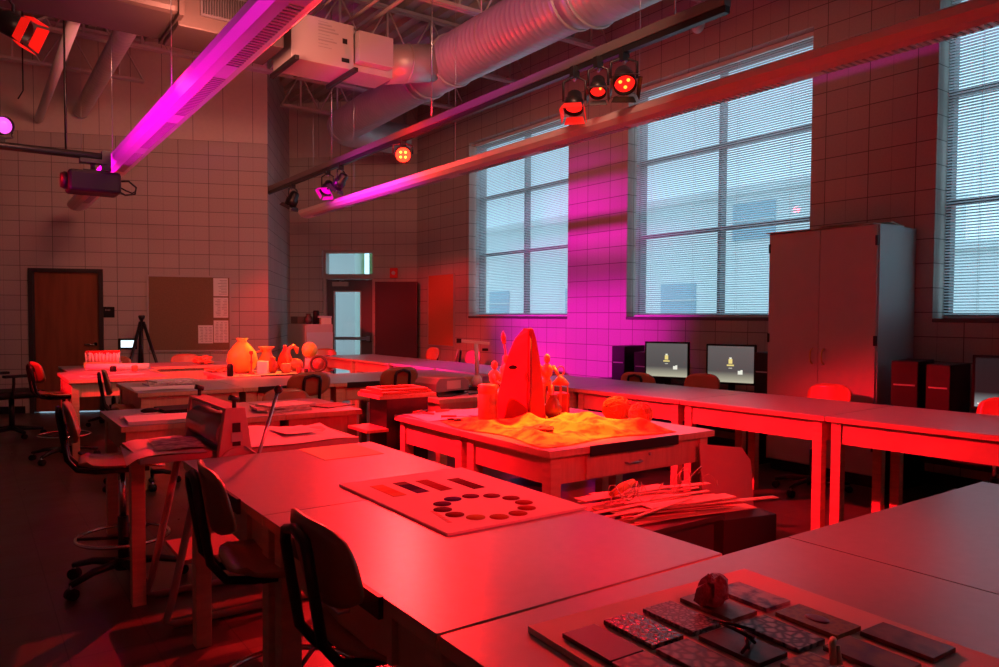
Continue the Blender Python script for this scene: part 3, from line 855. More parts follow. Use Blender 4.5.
# ================================================================== TABLES
def table(label, x0, y0, w, d, rz=0, drawer=None, group='studio work tables', h=0.766, legs=True, strip=None):
    t = thing('work_table', label, 'table', (x0, y0, 0), rz, group)
    o = 0.025
    mb = MB()
    mb.box(0, w, 0, d, h - 0.032, h - 0.003, BIRCHX); mb.box(0.0, w, 0.0, d, h - 0.003, h, LAM)
    mb.build('tabletop', t, bevel=0.0015)
    mb = MB(); az0, az1 = h - 0.165, h - 0.0325
    mb.box(o + 0.012, w - o - 0.012, o + 0.01, o + 0.03, az0, az1, BIRCHX); mb.box(o + 0.012, w - o - 0.012, d - o - 0.03, d - o - 0.01, az0, az1, BIRCHX)
    mb.box(o + 0.01, o + 0.03, o + 0.03, d - o - 0.03, az0, az1, BIRCHX); mb.box(w - o - 0.03, w - o - 0.01, o + 0.03, d - o - 0.03, az0, az1, BIRCHX)
    mb.build('apron', t)
    for lx in (o, w - o - 0.062):
        for ly in (o, d - o - 0.062):
            mb = MB(); mb.box(lx, lx + 0.062, ly, ly + 0.062, 0, h - 0.0325, BIRCH); mb.build('leg', t, bevel=0.003)
    if drawer:
        side, a, b = drawer
        mb = MB(); kn = MB(); st = MB()
        if side == 'x':      # on the -x side between a and b (local y)
            mb.box(o - 0.006, o + 0.0095, a, b, az0 + 0.01, az1 - 0.012, BIRCHX)
            kn.tube([(o - 0.006, (a + b) / 2 - 0.04, az0 + 0.06), (o - 0.03, (a + b) / 2 - 0.035, az0 + 0.06), (o - 0.03, (a + b) / 2 + 0.035, az0 + 0.06), (o - 0.006, (a + b) / 2 + 0.04, az0 + 0.06)], 0.005, STEEL, 8)
            st.box(-0.012, -0.0005, a, b, h - 0.045, h + 0.004, DARKST)
        elif side == 'y':
            mb.box(a, b, o - 0.006, o + 0.0095, az0 + 0.01, az1 - 0.012, BIRCHX)
            kn.tube([((a + b) / 2 - 0.05, o - 0.006, az0 + 0.06), ((a + b) / 2 - 0.045, o - 0.03, az0 + 0.06), ((a + b) / 2 + 0.045, o - 0.03, az0 + 0.06), ((a + b) / 2 + 0.05, o - 0.006, az0 + 0.06)], 0.005, STEEL, 8)
            kn.ball(((a + b) / 2 + 0.12, o - 0.008, az0 + 0.085), 0.009, STEEL, 8)
            st.box(a, b, -0.012, -0.0005, h - 0.045, h + 0.004, DARKST)
        dr = mb.build('drawer', t); kn.build('handle', dr)
        st.build('edge_strip', t)['label'] = 'dark steel strip on the edge above the drawer'
    return t
table('grey-topped work table in front with a plain orange sheet on its far end', 0.715, 2.23, 0.85, 1.02, drawer=('x', 0.22, 0.74))
table('grey-topped work table in front, nearer half of the long pair, colour chart board on it', 0.715, 1.205, 0.85, 1.02, drawer=('x', 0.22, 0.74))
table('grey-topped work table nearest the camera, carrying the board of decorated tiles', 0.715, 0.345, 1.115, 0.85)
table('bare grey-topped work table at the bottom right corner', 1.835, 0.345, 1.225, 0.85)
table('work table with yellow cloth still life, front half with steel-handled drawer', 2.11, 2.565, 1.14, 0.745, drawer=('y', 0.24, 0.84))
table('work table under the back half of the yellow cloth still life', 2.11, 3.315, 1.14, 0.745)
# right hand row, turned very slightly
rr = R(3.2)
def rowp(s, off=0.0):     # s metres along the row from its far end, going nearer
    d = Vector((math.sin(rr), -math.cos(rr), 0)); n = Vector((math.cos(rr), math.sin(rr), 0))
    return Vector((4.10, 5.85, 0)) + d * s + n * off
for k, lab in enumerate(('work table of the right row farthest from the camera, level with the first monitor',
                         'work table of the right row in front of the second monitor',
                         'work table of the right row in front of the tall cabinet',
                         'work table of the right row cut by the right edge of the picture')):
    p = rowp((k + 1) * 1.1 - 0.004)
    table(lab, p.x, p.y, 0.93, 1.092, rz=rr, group='studio work tables')
# tables beyond
table('work table behind the press with white papers and a black mouse', 0.66, 4.42, 0.90, 0.80, drawer=None)
table('work table behind the printing press, magazines on its top', 1.565, 4.42, 0.50, 0.80)
for k, lab in enumerate(('work table of the middle row at its left end, magazines and papers on it',
                         'work table of the middle row behind the printing press',
                         'work table of the middle row with a chair back rising before it',
                         'work table of the middle row at its right end beyond the black stand')):
    table(lab, 1.05 + k * 0.80, 6.24, 0.795, 1.05, drawer=('y', 0.12, 0.66) if k in (1, 2) else None)
table('work table at far left loaded with marker pots and paper', 0.74, 7.82, 0.86, 1.08)
table('low-lit work table behind the marker table at far left', 0.84, 8.92, 0.86, 1.05)
table('red-lit work table beneath the pin board', 1.72, 9.30, 1.2, 0.80)
table('work table carrying the far still life of vases and ball', 2.02, 7.42, 1.10, 0.80, drawer=('y', 0.35, 0.95))
for k, lab in enumerate(('work table of the far right row nearest the outside door', 'work table of the far right row, second from the outside door', 'work table of the far right row, third from the outside door',
                         'work table of the far right row, glowing purple beside the middle row')):
    table(lab, 4.32 + k * 0.03, 9.62 - k * 1.08, 0.86, 1.075)
table('small work table holding the document camera', 2.76, 4.62, 0.85, 0.80)

# ================================================================== CHAIRS
def make_chair(label, loc, rz, seat=0.60, wood=PLY, group='wooden studio chairs', low=False):
    t = thing('studio_chair', label, 'chair', (loc[0], loc[1], 0), rz, group)
    # seat: dished plywood, local +y is forward
    mb = MB()
    nx, ny = 9, 9
    vs = []; fs = []
    for s in (0, 1):
        for j in range(ny):
            for i in range(nx):
                u = i / (nx - 1) * 2 - 1; v = j / (ny - 1) * 2 - 1
                k = 1 - 0.10 * (abs(u) ** 4) * (abs(v) ** 4) * 2
                x = u * 0.195 * (1 - 0.08 * (v < 0) * abs(v)) * k; y = v * 0.195 * k
                z = seat + 0.016 * u * u - 0.018 * max(0, v) ** 3 + 0.02 * max(0, -v) ** 3
                vs.append((x, y, z - s * 0.012))
    for j in range(ny - 1):
        for i in range(nx - 1):
            a = j * nx + i
            fs.append((a, a + 1, a + nx + 1, a + nx)); b = a + nx * ny
            fs.append((b, b + nx, b + nx + 1, b + 1))
    bord = [i for i in range(nx)] + [j * nx + nx - 1 for j in range(1, ny)] + [(ny - 1) * nx + i for i in range(nx - 2, -1, -1)] + [j * nx for j in range(ny - 2, 0, -1)]
    for q in range(len(bord)):
        a, b = bord[q], bord[(q + 1) % len(bord)]
        fs.append((a, a + nx * ny, b + nx * ny, b))
    mb.add(vs, fs, wood, None, True); mb.build('seat', t)
    # backrest: curved plate
    mb = MB(); vs = []; fs = []
    nx, nz = 11, 7
    z0, z1 = seat + 0.12, seat + 0.315
    for s in (0, 1):
        for j in range(nz):
            for i in range(nx):
                u = i / (nx - 1) * 2 - 1; v = j / (nz - 1) * 2 - 1
                rnd = 1 - 0.16 * abs(v) ** 3
                x = u * 0.185 * rnd
                z = (z0 + z1) / 2 + v * (z1 - z0) / 2 * (1 - 0.30 * abs(u) ** 4)
                y = -0.215 - 0.035 * (v + 1) / 2 + 0.03 * u * u - s * 0.012
                vs.append((x, y, z))
    for j in range(nz - 1):
        for i in range(nx - 1):
            a = j * nx + i
            fs.append((a, a + nx, a + nx + 1, a + 1)); b = a + nx * nz
            fs.append((b, b + 1, b + nx + 1, b + nx))
    bord = [i for i in range(nx)] + [j * nx + nx - 1 for j in range(1, nz)] + [(nz - 1) * nx + i for i in range(nx - 2, -1, -1)] + [j * nx for j in range(nz - 2, 0, -1)]
    for q in range(len(bord)):
        a, b = bord[q], bord[(q + 1) % len(bord)]
        fs.append((a, b, b + nx * nz, a + nx * nz))
    mb.add(vs, fs, wood, None, True); mb.build('backrest', t)
    mb = MB()
    zt = seat + 0.275
    half = [(-0.07, 0.10, seat - 0.03), (-0.07, -0.12, seat - 0.03), (-0.07, -0.20, seat - 0.015), (-0.07, -0.242, seat + 0.04), (-0.07, -0.262, seat + 0.16), (-0.07, -0.275, zt - 0.03), (-0.06, -0.278, zt), (0, -0.279, zt + 0.015)]
    mb.tube(half + [(-x, y, z) for x, y, z in reversed(half[:-1])], 0.013, BLACK, 8)
    mb.box(-0.08, 0.08, -0.10, 0.12, seat - 0.042, seat - 0.02, BLACK)
    mb.build('back_bracket', t)
    mb = MB(); mb.cyl((0, 0, 0.30), (0, 0, seat - 0.03), 0.014, CHROME, 12); mb.cyl((0, 0, 0.10), (0, 0, 0.34), 0.026, BLACK, 14); mb.build('post', t)
    if not low:
        mb = MB(); zr = 0.24
        mb.ring((0, 0, zr), 0.215, 0.0095, CHROME, 'Z', 36, 8)
        for k in range(3):
            a = 2 * PI * k / 3 + 0.4
            mb.cyl((0.02 * math.cos(a), 0.02 * math.sin(a), zr - 0.01), (0.21 * math.cos(a), 0.21 * math.sin(a), zr), 0.008, BLACK, 8)
        mb.build('foot_ring', t)
    mb = MB(); mb.cyl((0, 0, 0.07), (0, 0, 0.13), 0.04, BLACK, 14); mb.build('hub', t)
    for k in range(5):
        a = 2 * PI * k / 5 + 0.3
        c, s = math.cos(a), math.sin(a)
        mb = MB(); mb.tube([(0.03 * c, 0.03 * s, 0.105), (0.17 * c, 0.17 * s, 0.10), (0.285 * c, 0.285 * s, 0.07)], [0.022, 0.019, 0.014], BLACK, 8)
        lg = mb.build('leg', t)
        mb = MB(); p = Vector((0.28 * c, 0.28 * s, 0.027)); n = Vector((-s, c, 0))
        mb.cyl(p - n * 0.022, p + n * 0.022, 0.027, BLACKP, 14); mb.cyl(p, p + Vector((0, 0, 0.045)), 0.007, STEEL, 8)
        mb.build('caster', lg)
    return t
def chair_at(src, label, loc, rz, wood=None, dz=0.0):
    c = dup(src)
    c.location = (loc[0], loc[1], dz); c.rotation_euler = (0, 0, rz)
    c['label'] = label
    return c
FX = R(-90)      # faces +x
ch = make_chair('wooden studio chair at front left, seat tucked under the far drawer', (0.80, 2.24), R(-95), 0.62)
make_chair('wooden studio chair nearest the camera, its back hiding the table edge', (0.87, 1.62), R(-90), 0.60)
chair_at(ch, 'wooden studio chair at left with its chrome foot ring showing beside the press', (0.63, 4.19), R(-97))
chair_at(ch, 'dark-edged studio chair at the left end of the middle row', (1.10, 6.50), R(-98))
chair_at(ch, 'studio chair left of the marker table, casters splayed on the floor', (0.72, 8.05), R(-80))
lowc = make_chair('studio chair with rounded back bracket seen from behind, centre of the middle row', (2.22, 5.99), R(4), 0.60, PLY, low=True)
chair_at(lowc, 'studio chair whose low back shows just under the bracketed one, behind the press table', (1.98, 5.38), R(180), dz=-0.11)
chair_at(lowc, 'studio chair seen from behind above the black stand', (3.06, 6.02), R(2), dz=0.01)
redc = make_chair('reddish chair back in front of the gap between the two lit monitors', (5.36, 4.52), R(98), 0.53, REDPLY, group='chairs behind the right row', low=True)
chair_at(redc, 'chair turned away in front of the first monitor, dark bracket showing', (5.42, 5.08), R(-75))
chair_at(redc, 'bright red-lit chair back in front of the tall cabinet', (5.38, 3.30), R(90))
chair_at(redc, 'red-lit chair back below the monitor at the right edge', (5.40, 2.04), R(92))
chair_at(redc, 'first small red chair back before the dark display panel', (5.5, 9.75), R(90), dz=0.05)
chair_at(redc, 'red chair turned edge-on right of the dark display panel', (5.55, 9.22), R(60), dz=0.05)
chair_at(redc, 'small red chair back under the orange notice board', (5.5, 8.65), R(90), dz=0.05)
chair_at(redc, 'red chair back just left of the tall red fin', (5.5, 7.75), R(90), dz=0.02)
chair_at(redc, 'red chair back in front of the outside door', (4.5, 11.05), R(150))
chair_at(redc, 'red chair back beneath the pin board', (2.35, 10.35), R(175))
chair_at(redc, 'red chair back behind the marker pots at far left', (1.45, 10.25), R(165))
# black armchair at the far left edge
oc = thing('office_armchair', 'black office armchair at the far left edge', 'chair', (0.38, 9.9, 0), R(-70))
mb = MB(); mb.box(-0.25, 0.25, -0.24, 0.26, 0.44, 0.52, BLACKP); mb.build('seat', oc, bevel=0.03)
mb = MB(); mb.ring((0, -0.27, 0.82), 0.27, 0.035, BLACKP, 'Y', 28, 10); mb.cbox((0, -0.27, 0.80), (0.42, 0.02, 0.42), BLACKP); mb.build('backrest', oc)
for s in (-1, 1):
    mb = MB(); mb.tube([(s * 0.27, -0.1, 0.46), (s * 0.31, -0.1, 0.62), (s * 0.31, -0.1, 0.68)], 0.016, BLACK, 8); mb.box(s * 0.31 - 0.04, s * 0.31 + 0.04, -0.2, 0.1, 0.68, 0.71, BLACKP); mb.build('armrest', oc, bevel=0.005)
mb = MB(); mb.cyl((0, 0, 0.08), (0, 0, 0.44), 0.028, BLACK); mb.build('post', oc)
for k in range(5):
    a = 2 * PI * k / 5
    mb = MB(); mb.tube([(0, 0, 0.1), (0.3 * math.cos(a), 0.3 * math.sin(a), 0.07)], [0.03, 0.018], BLACK, 8); mb.cyl((0.3 * math.cos(a) - 0.02, 0.3 * math.sin(a), 0.028), (0.3 * math.cos(a) + 0.02, 0.3 * math.sin(a), 0.028), 0.028, BLACKP, 12); mb.build('leg', oc)

# ================================================================== TALL CABINET
cabn = thing('tall_cabinet', 'tall two-door storage cabinet against the window wall', 'cabinet', (5.88, 3.08, 0))
mb = MB(); mb.box(0.02, 0.60, 0, 1.0, 0.10, 2.12, CABS); mb.box(0.05, 0.58, 0.02, 0.98, 0.0, 0.10, BLACKP); mb.build('carcass', cabn)
for k, (a, b) in enumerate(((0.012, 0.498), (0.502, 0.988))):
    mb = MB(); mb.box(0.0, 0.019, a, b, 0.11, 2.115, CABF); dr = mb.build('door', cabn, bevel=0.002)
    y = b - 0.05 if k == 0 else a + 0.05
    mb = MB(); mb.tube([(0.0, y, 0.98), (-0.03, y, 1.0), (-0.036, y, 1.045), (-0.03, y, 1.09), (0.0, y, 1.11)], 0.007, BRASS, 8); mb.build('handle', dr)
    yh = a + 0.004 if k == 0 else b - 0.004
    mb = MB()
    for z in (0.3, 1.15, 1.95): mb.box(-0.004, 0.03, yh - 0.01, yh + 0.01, z, z + 0.08, BRASS if False else DARKST)
    mb.build('hinge', dr)
def board(name, label, cat, c, s, m, rz=0.0, group=None, rx=0.0, ry=0.0, bevel=0.0):
    mb = MB(); mb.box(-s[0] / 2, s[0] / 2, -s[1] / 2, s[1] / 2, 0, s[2], m)
    o = mb.build(name, loc=c, rot=(rx, ry, rz), bevel=bevel)
    return tag(o, label, cat, group)
board('cardboard_sheet', 'cardboard sheet lying on the tall cabinet, overhanging its front', 'cardboard', (6.14, 3.62, 2.121), (0.56, 0.95, 0.006), CARD, R(4), 'sheets on top of the cabinet')
board('paper_pad', 'pale paper pad on the cardboard on top of the tall cabinet', 'paper', (6.2, 3.36, 2.128), (0.4, 0.42, 0.016), PAPER, R(-8), 'sheets on top of the cabinet')
board('poster_board', 'brown poster board uppermost on the tall cabinet', 'cardboard', (6.2, 3.4, 2.145), (0.46, 0.56, 0.008), CARD, R(14), 'sheets on top of the cabinet')

# ================================================================== COMPUTERS ON THE WALL DESKS
def desk(label, y0, y1):
    t = thing('computer_desk', label, 'desk', (5.72, y0, 0))
    mb = MB(); mb.box(0, 0.72, 0, y1 - y0, 0.60, 0.63, BLACKW); mb.build('desk_top', t)
    for y in (0.02, y1 - y0 - 0.05):
        mb = MB(); mb.box(0.04, 0.68, y, y + 0.03, 0, 0.60, BLACKW); mb.build('side_panel', t)
    mb = MB(); mb.box(0.60, 0.62, 0.05, y1 - y0 - 0.05, 0.2, 0.6, BLACKW); mb.build('back_panel', t)
desk('low black computer desk under the middle window', 4.20, 6.65)
desk('low black computer desk right of the tall cabinet', 0.95, 2.98)
SC1 = screen_mat('lit desktop screen', 1.0)
SC2 = screen_mat('dark glare screen', 0.9, (0.012, 0.010, 0.012), (0.35, 0.38, 0.40))
ICY = mat('icon yellow', (0.1, 0.1, 0.05), 0.4, emit=(0.9, 0.75, 0.25), estr=0.9)
ICW = mat('icon white', (0.1, 0.1, 0.1), 0.4, emit=(0.9, 0.92, 0.8), estr=0.9)
def monitor(label, x, y, rz, scr, icons=True, z=0.63, w=0.47, h=0.385):
    t = thing('computer_monitor', label, 'monitor', (x, y, z), rz, 'desk monitors')
    # screen faces local -x
    mb = MB(); mb.box(0.0, 0.035, -w / 2, w / 2, 0.10, 0.10 + h, BLACKP); mb.box(0.035, 0.07, -w / 4, w / 4, 0.16, 0.05 + h, BLACKP); mb.build('casing', t, bevel=0.004)
    mb = MB(); mb.box(-0.003, -0.0005, -w / 2 + 0.018, w / 2 - 0.018, 0.122, 0.10 + h - 0.018, scr); sc = mb.build('screen', t)
    mb = MB(); mb.box(0.04, 0.07, -0.03, 0.03, 0.01, 0.2, BLACKP); mb.lathe([(0.12, 0), (0.12, 0.008), (0.04, 0.015)], BLACKP, 24, c=(0.04, 0, 0)); mb.build('stand', t)
    if icons:
        mb = MB()
        mb.box(-0.0042, -0.0035, -0.018, 0.018, 0.30, 0.345, ICY); mb.box(-0.0042, -0.0035, -0.011, 0.011, 0.345, 0.36, ICW); mb.box(-0.0042, -0.0035, -0.034, 0.034, 0.278, 0.292, ICY)
        mb.box(-0.0042, -0.0035, -0.016, 0.016, 0.255, 0.26, ICW)
        mb.box(-0.0042, -0.0035, -0.115, -0.07, 0.20, 0.235, ICW); mb.box(-0.0042, -0.0035, -0.115, -0.095, 0.235, 0.243, ICW)
        mb.build('screen_icon', sc)
    else:
        mb = MB(); mb.box(-0.0042, -0.0035, w / 2 - 0.045, w / 2 - 0.035, 0.14, 0.15, ICW); mb.build('screen_icon', sc)
monitor('lit computer monitor farther from the cabinet, under the middle window', 5.92, 5.30, R(25), SC1)
monitor('lit computer monitor beside the tower next to the tall cabinet', 5.92, 4.50, R(22), SC1)
monitor('dark computer monitor cut by the right edge of the picture', 5.86, 2.12, R(18), SC2, False)
def tower(label, x, y, z, d, w, h, rz=0):
    t = thing('computer_tower', label, 'computer', (x, y, z), rz, 'black computer towers')
    mb = MB(); mb.box(0.01, d, -w / 2, w / 2, 0, h, BLACKP); mb.build('case', t, bevel=0.008)
    mb = MB(); mb.box(0.0, 0.0095, -w / 2 + 0.004, w / 2 - 0.004, 0.004, h - 0.004, BLACK); mb.box(-0.003, 0.0, -w / 2 + 0.02, w / 2 - 0.02, h * 0.55, h * 0.58, STEEL); mb.build('front_panel', t, bevel=0.002)
tower('black computer tower at the far end of the desk, left of the first monitor', 5.86, 5.95, 0.63, 0.42, 0.17, 0.42, R(12))
tower('squat black computer box between far tower and first monitor', 5.95, 5.70, 0.63, 0.36, 0.17, 0.36, R(8))
tower('black computer tower touching the left side of the tall cabinet', 5.98, 4.20, 0.63, 0.42, 0.16, 0.42, R(0))
tower('black computer tower right of the tall cabinet', 5.76, 2.80, 0.63, 0.42, 0.19, 0.42, R(10))
tower('plain black computer box in the gap beside the right-hand tower', 5.85, 2.60, 0.63, 0.40, 0.17, 0.40, R(4))
for i, (y, lab) in enumerate(((5.05, 'black keyboard before the first monitor'), (4.5, 'black keyboard before the second monitor'), (1.9, 'black keyboard under the right edge monitor'))):
    mb = MB(); mb.box(-0.07, 0.07, -0.22, 0.22, 0, 0.02, BLACKP)
    for r_ in range(4):
        for c_ in range(14): mb.box(-0.06 + r_ * 0.03, -0.036 + r_ * 0.03, -0.21 + c_ * 0.03, -0.185 + c_ * 0.03, 0.02, 0.026, BLACK)
    tag(mb.build('keyboard', loc=(5.80, y - 0.12, 0.63 + 0.0005)), lab, 'keyboard', 'keyboards on the desks') if i != 2 else tag(mb.build('keyboard', loc=(5.80, 1.6, 0.6305)), lab, 'keyboard', 'keyboards on the desks')
mb = MB(); mb.tube([(6.40, 2.25, 0.64), (6.45, 2.2, 0.8), (6.46, 2.05, 0.88), (6.46, 1.9, 1.0)], 0.006, BLACKP, 6); mb.tube([(6.40, 2.15, 0.64), (6.40, 2.05, 0.70), (6.4, 1.95, 0.75), (6.30, 1.9, 0.64)], 0.006, BLACKP, 6)
tag(mb.build('computer_cable'), 'black cables looping on the wall beside the right-hand computer', 'cable')

# ================================================================== PALE FLAT FILE BY THE RETURN
ff = thing('storage_cupboard', 'pale low cupboard by the outside door, jars and books on top', 'cupboard', (4.36, 11.38, 0))
mb = MB(); mb.box(0, 0.44, 0, 0.82, 0.06, 1.23, CABF); mb.box(0.02, 0.42, 0.02, 0.8, 0, 0.06, BLACKP); mb.build('carcass', ff)
mb = MB(); mb.box(-0.016, -0.001, 0.01, 0.81, 0.07, 1.22, CABF); mb.build('door', ff)
mb = MB(); mb.box(0.0, 0.44, -0.014, -0.001, 0.07, 1.10, mat('pale blue daylit side', (0.55, 0.66, 0.68), 0.4)); mb.build('side_panel', ff)  # daylight on this side put into its pale blue colour
def jar(name, label, cat, loc, prof, m, group=None, n=20):
    mb = MB(); mb.lathe(prof, m, n)
    return tag(mb.build(name, loc=loc), label, cat, group)
jar('stoneware_jar', 'dark round jar on the pale cupboard', 'jar', (4.46, 11.55, 1.23), [(0.04, 0), (0.07, 0.04), (0.07, 0.1), (0.035, 0.14), (0.045, 0.17)], mat('dark stoneware', (0.08, 0.05, 0.05), 0.4))
jar('coffee_urn', 'black tall can on the pale cupboard, middle of its top', 'can', (4.56, 11.48, 1.23), [(0.05, 0), (0.05, 0.2), (0.04, 0.22)], BLACKP)
board('cardboard_box', 'dark shallow box at the back of the pale cupboard', 'box', (4.5, 11.95, 1.231), (0.26, 0.3, 0.12), mat('brown box', (0.2, 0.09, 0.07), 0.8))
board('white_tray', 'cream box at the right end of the pale cupboard', 'box', (4.70, 11.47, 1.231), (0.17, 0.15, 0.10), mat('cream card', (0.75, 0.75, 0.6), 0.7))
board('glass_tray', 'pale tray lying across the boxes on the cupboard', 'tray', (4.68, 11.47, 1.332), (0.22, 0.17, 0.03), mat('pale green plastic', (0.5, 0.62, 0.6), 0.3))

# ================================================================== TRIPOD
tp = thing('camera_tripod', 'black tripod standing before the far wall, left of the pin board', 'tripod', (1.90, 10.95, 0))
ztp = 1.30
mb = MB(); mb.cyl((0, 0, 0.5), (0, 0, ztp), 0.02, BLACK); mb.lathe([(0.03, 0), (0.04, 0.03), (0.045, 0.05), (0.03, 0.06)], BLACK, 16, c=(0, 0, ztp)); mb.build('centre_column', tp)
for k in range(3):
    a = R(-30) + 2 * PI * k / 3
    mb = MB(); mb.tube([(0.02 * math.cos(a), 0.02 * math.sin(a), ztp - 0.03), (0.22 * math.cos(a), 0.22 * math.sin(a), 0.62), (0.42 * math.cos(a), 0.42 * math.sin(a), 0.0)], [0.022, 0.019, 0.014], BLACK, 8); mb.build('leg', tp)

# ================================================================== ETCHING PRESS
ep = thing('etching_press', 'etching press with steel roller and long bed behind the front tables', 'press', (0, 0, 0))
mb = MB(); mb.box(0.58, 1.58, 3.42, 3.88, 0.735, 0.765, PRESS); mb.build('press_bed', ep, bevel=0.003)
for yy in (3.30, 3.90):
    mb = MB()
    mb.prism([(0.855, 0.66), (1.03, 0.66), (0.985, 0.965), (0.90, 0.965)], yy, yy + 0.045, PRESS, axis='Y')
    fr = mb.build('side_frame', ep, bevel=0.004)
    mb = MB(); mb.box(0.928, 0.962, yy - 0.006, yy, 0.80, 0.90, BLACK); mb.box(0.922, 0.968, yy - 0.014, yy - 0.002, 0.82, 0.86, STEEL); mb.build('bearing_block', fr)
    mb = MB(); mb.cyl((0.943, yy + 0.02, 0.965), (0.943, yy + 0.02, 0.995), 0.009, BLACK); mb.cyl((0.922, yy + 0.02, 1.01), (0.962, yy + 0.02, 0.998), 0.012, BLACK, 10); mb.build('pressure_screw', fr)
mb = MB(); mb.cyl((0.943, 3.345, 0.845), (0.943, 3.90, 0.845), 0.072, FELT, 32); mb.build('roller', ep)
mb = MB(); mb.cyl((0.943, 3.345, 0.69), (0.943, 3.90, 0.69), 0.04, FELT, 24); mb.build('lower_roller', ep)
mb = MB(); mb.box(0.90, 0.985, 3.345, 3.90, 0.952, 0.964, PRESS); mb.build('top_beam', ep)
mb = MB(); mb.cyl((0.955, 3.285, 0.70), (0.955, 3.30, 0.70), 0.095, PRESS, 32)
gw = mb.build('gear_wheel', ep)
mb = MB(); mb.tube([(1.02, 3.26, 0.70), (1.03, 3.26, 0.76), (1.115, 3.26, 1.03)], 0.008, STEEL, 8); mb.ball((1.118, 3.26, 1.04), 0.02, BLACK, 12); mb.tube([(0.955, 3.285, 0.70), (0.955, 3.262, 0.70), (1.02, 3.26, 0.70)], 0.014, BLACK, 8)
mb.tube([(0.97, 3.262, 0.80), (1.08, 3.262, 0.72)], 0.004, STEEL, 6); mb.build('crank_handle', ep)
STND = mat('stand enamel', (0.36, 0.26, 0.22), 0.4)
for yy in (3.44, 3.86):
    mb = MB()
    mb.tube([(0.84, yy, 0.735), (0.70, yy, 0.10), (0.68, yy, 0.035), (0.72, yy, 0.017), (1.42, yy, 0.017), (1.46, yy, 0.035), (1.44, yy, 0.10), (1.30, yy, 0.735)], 0.017, STND, 10); mb.build('stand_frame', ep)
mb = MB(); mb.box(0.76, 1.38, 3.47, 3.83, 0.26, 0.28, STND); mb.build('stand_shelf', ep)
mb = MB(); mb.prism([(-0.03, -0.03), (0.03, -0.03), (0.03, 0.03), (-0.03, 0.03)], 0.0, 0.735, BIRCH, Matrix.Translation((0.635, 3.82, 0)));
lg = mb.build('wooden_prop', ep, bevel=0.003); lg['label'] = 'square wooden prop under the left end of the bed'
def sheet(name, label, cat, pts, z, m, group=None, t=0.0012, droop=None, n=8):
    """thin slightly wavy sheet through four corners"""
    mb = MB(); vs = []; fs = []
    p = [Vector(q) for q in pts]
    for s in (0, 1):
        for j in range(n + 1):
            for i in range(n + 1):
                u, v = i / n, j / n
                q = (p[0] * (1 - u) + p[1] * u) * (1 - v) + (p[3] * (1 - u) + p[2] * u) * v
                zz = z + t + 0.003 * (1 + math.sin(u * 7 + v * 4 + len(label)))
                if droop: zz += droop(u, v)
                vs.append((q.x, q.y, zz - s * t))
    N = (n + 1) ** 2
    for j in range(n):
        for i in range(n):
            a = j * (n + 1) + i
            fs.append((a, a + 1, a + n + 2, a + n + 1)); fs.append((a + N, a + N + n + 1, a + N + n + 2, a + N + 1))
    mb.add(vs, fs, m, None, True)
    return tag(mb.build(name), label, cat, group)
INK = mat('printed etching', (0.55, 0.52, 0.48), 0.8, var=0.6, vscale=22)
sheet('press_blanket', 'pale blanket sheet curling over the left end of the press bed', 'blanket', [(0.53, 3.42, 0), (0.85, 3.40, 0), (0.85, 3.90, 0), (0.58, 3.92, 0)], 0.767, PAPER, droop=lambda u, v: -0.03 * max(0, 0.16 - u) / 0.16)
sheet('press_blanket', 'pale blanket sheet on the right end of the press bed', 'blanket', [(1.03, 3.38, 0), (1.52, 3.40, 0), (1.60, 3.98, 0), (1.03, 3.95, 0)], 0.767, PAPER, droop=lambda u, v: 0.012 * math.sin(u * 6) * v)
sheet('etching_print', 'small printed etching lying on the left blanket of the press', 'print', [(0.66, 3.48, 0), (0.86, 3.46, 0), (0.88, 3.78, 0), (0.68, 3.80, 0)], 0.778, INK)
sheet('etching_print', 'square print lying on the right blanket of the press', 'print', [(1.26, 3.56, 0), (1.46, 3.60, 0), (1.44, 3.84, 0), (1.25, 3.80, 0)], 0.782, PAPER)

# ================================================================== THINGS ON THE FRONT TABLES
TZ = 0.7665
board('orange_paper', 'plain orange sheet lying at the far end of the front table', 'paper', (1.337, 3.085, TZ), (0.27, 0.31, 0.002), mat('orange paper', (0.92, 0.75, 0.40), 0.8), 0)
# colour chart board
ccb = thing('colour_chart_board', 'large board with ring of twelve colour discs and four swatch strips', 'chart', (1.318, 2.095, TZ))
mb = MB(); mb.box(-0.257, 0.257, -0.367, 0.367, 0, 0.008, mat('pinkish mount board', (0.72, 0.62, 0.58), 0.85, spec=0.2)); mb.build('mount_board', ccb, bevel=0.001)
cols = [tuple(q * 0.62 for q in c) for c in [(0.30, 0.02, 0.02), (0.18, 0.02, 0.06), (0.14, 0.02, 0.10), (0.12, 0.03, 0.22), (0.22, 0.03, 0.08), (0.28, 0.03, 0.05), (0.35, 0.04, 0.04), (0.50, 0.05, 0.03), (0.55, 0.06, 0.03), (0.55, 0.08, 0.03), (0.62, 0.16, 0.05), (0.66, 0.26, 0.06)]]
for k in range(12):
    a = R(180) - 2 * PI * k / 12 + R(15)
    mb = MB(); mb.lathe([(0.029, 0), (0.029, 0.0015)], mat('chart paint %d' % k, cols[k], 0.95, spec=0.05), 28, c=(1.31 - 1.318 + 0.135 * math.cos(a), 1.915 - 2.095 + 0.135 * math.sin(a), 0.0082))
    mb.build('colour_disc', ccb)
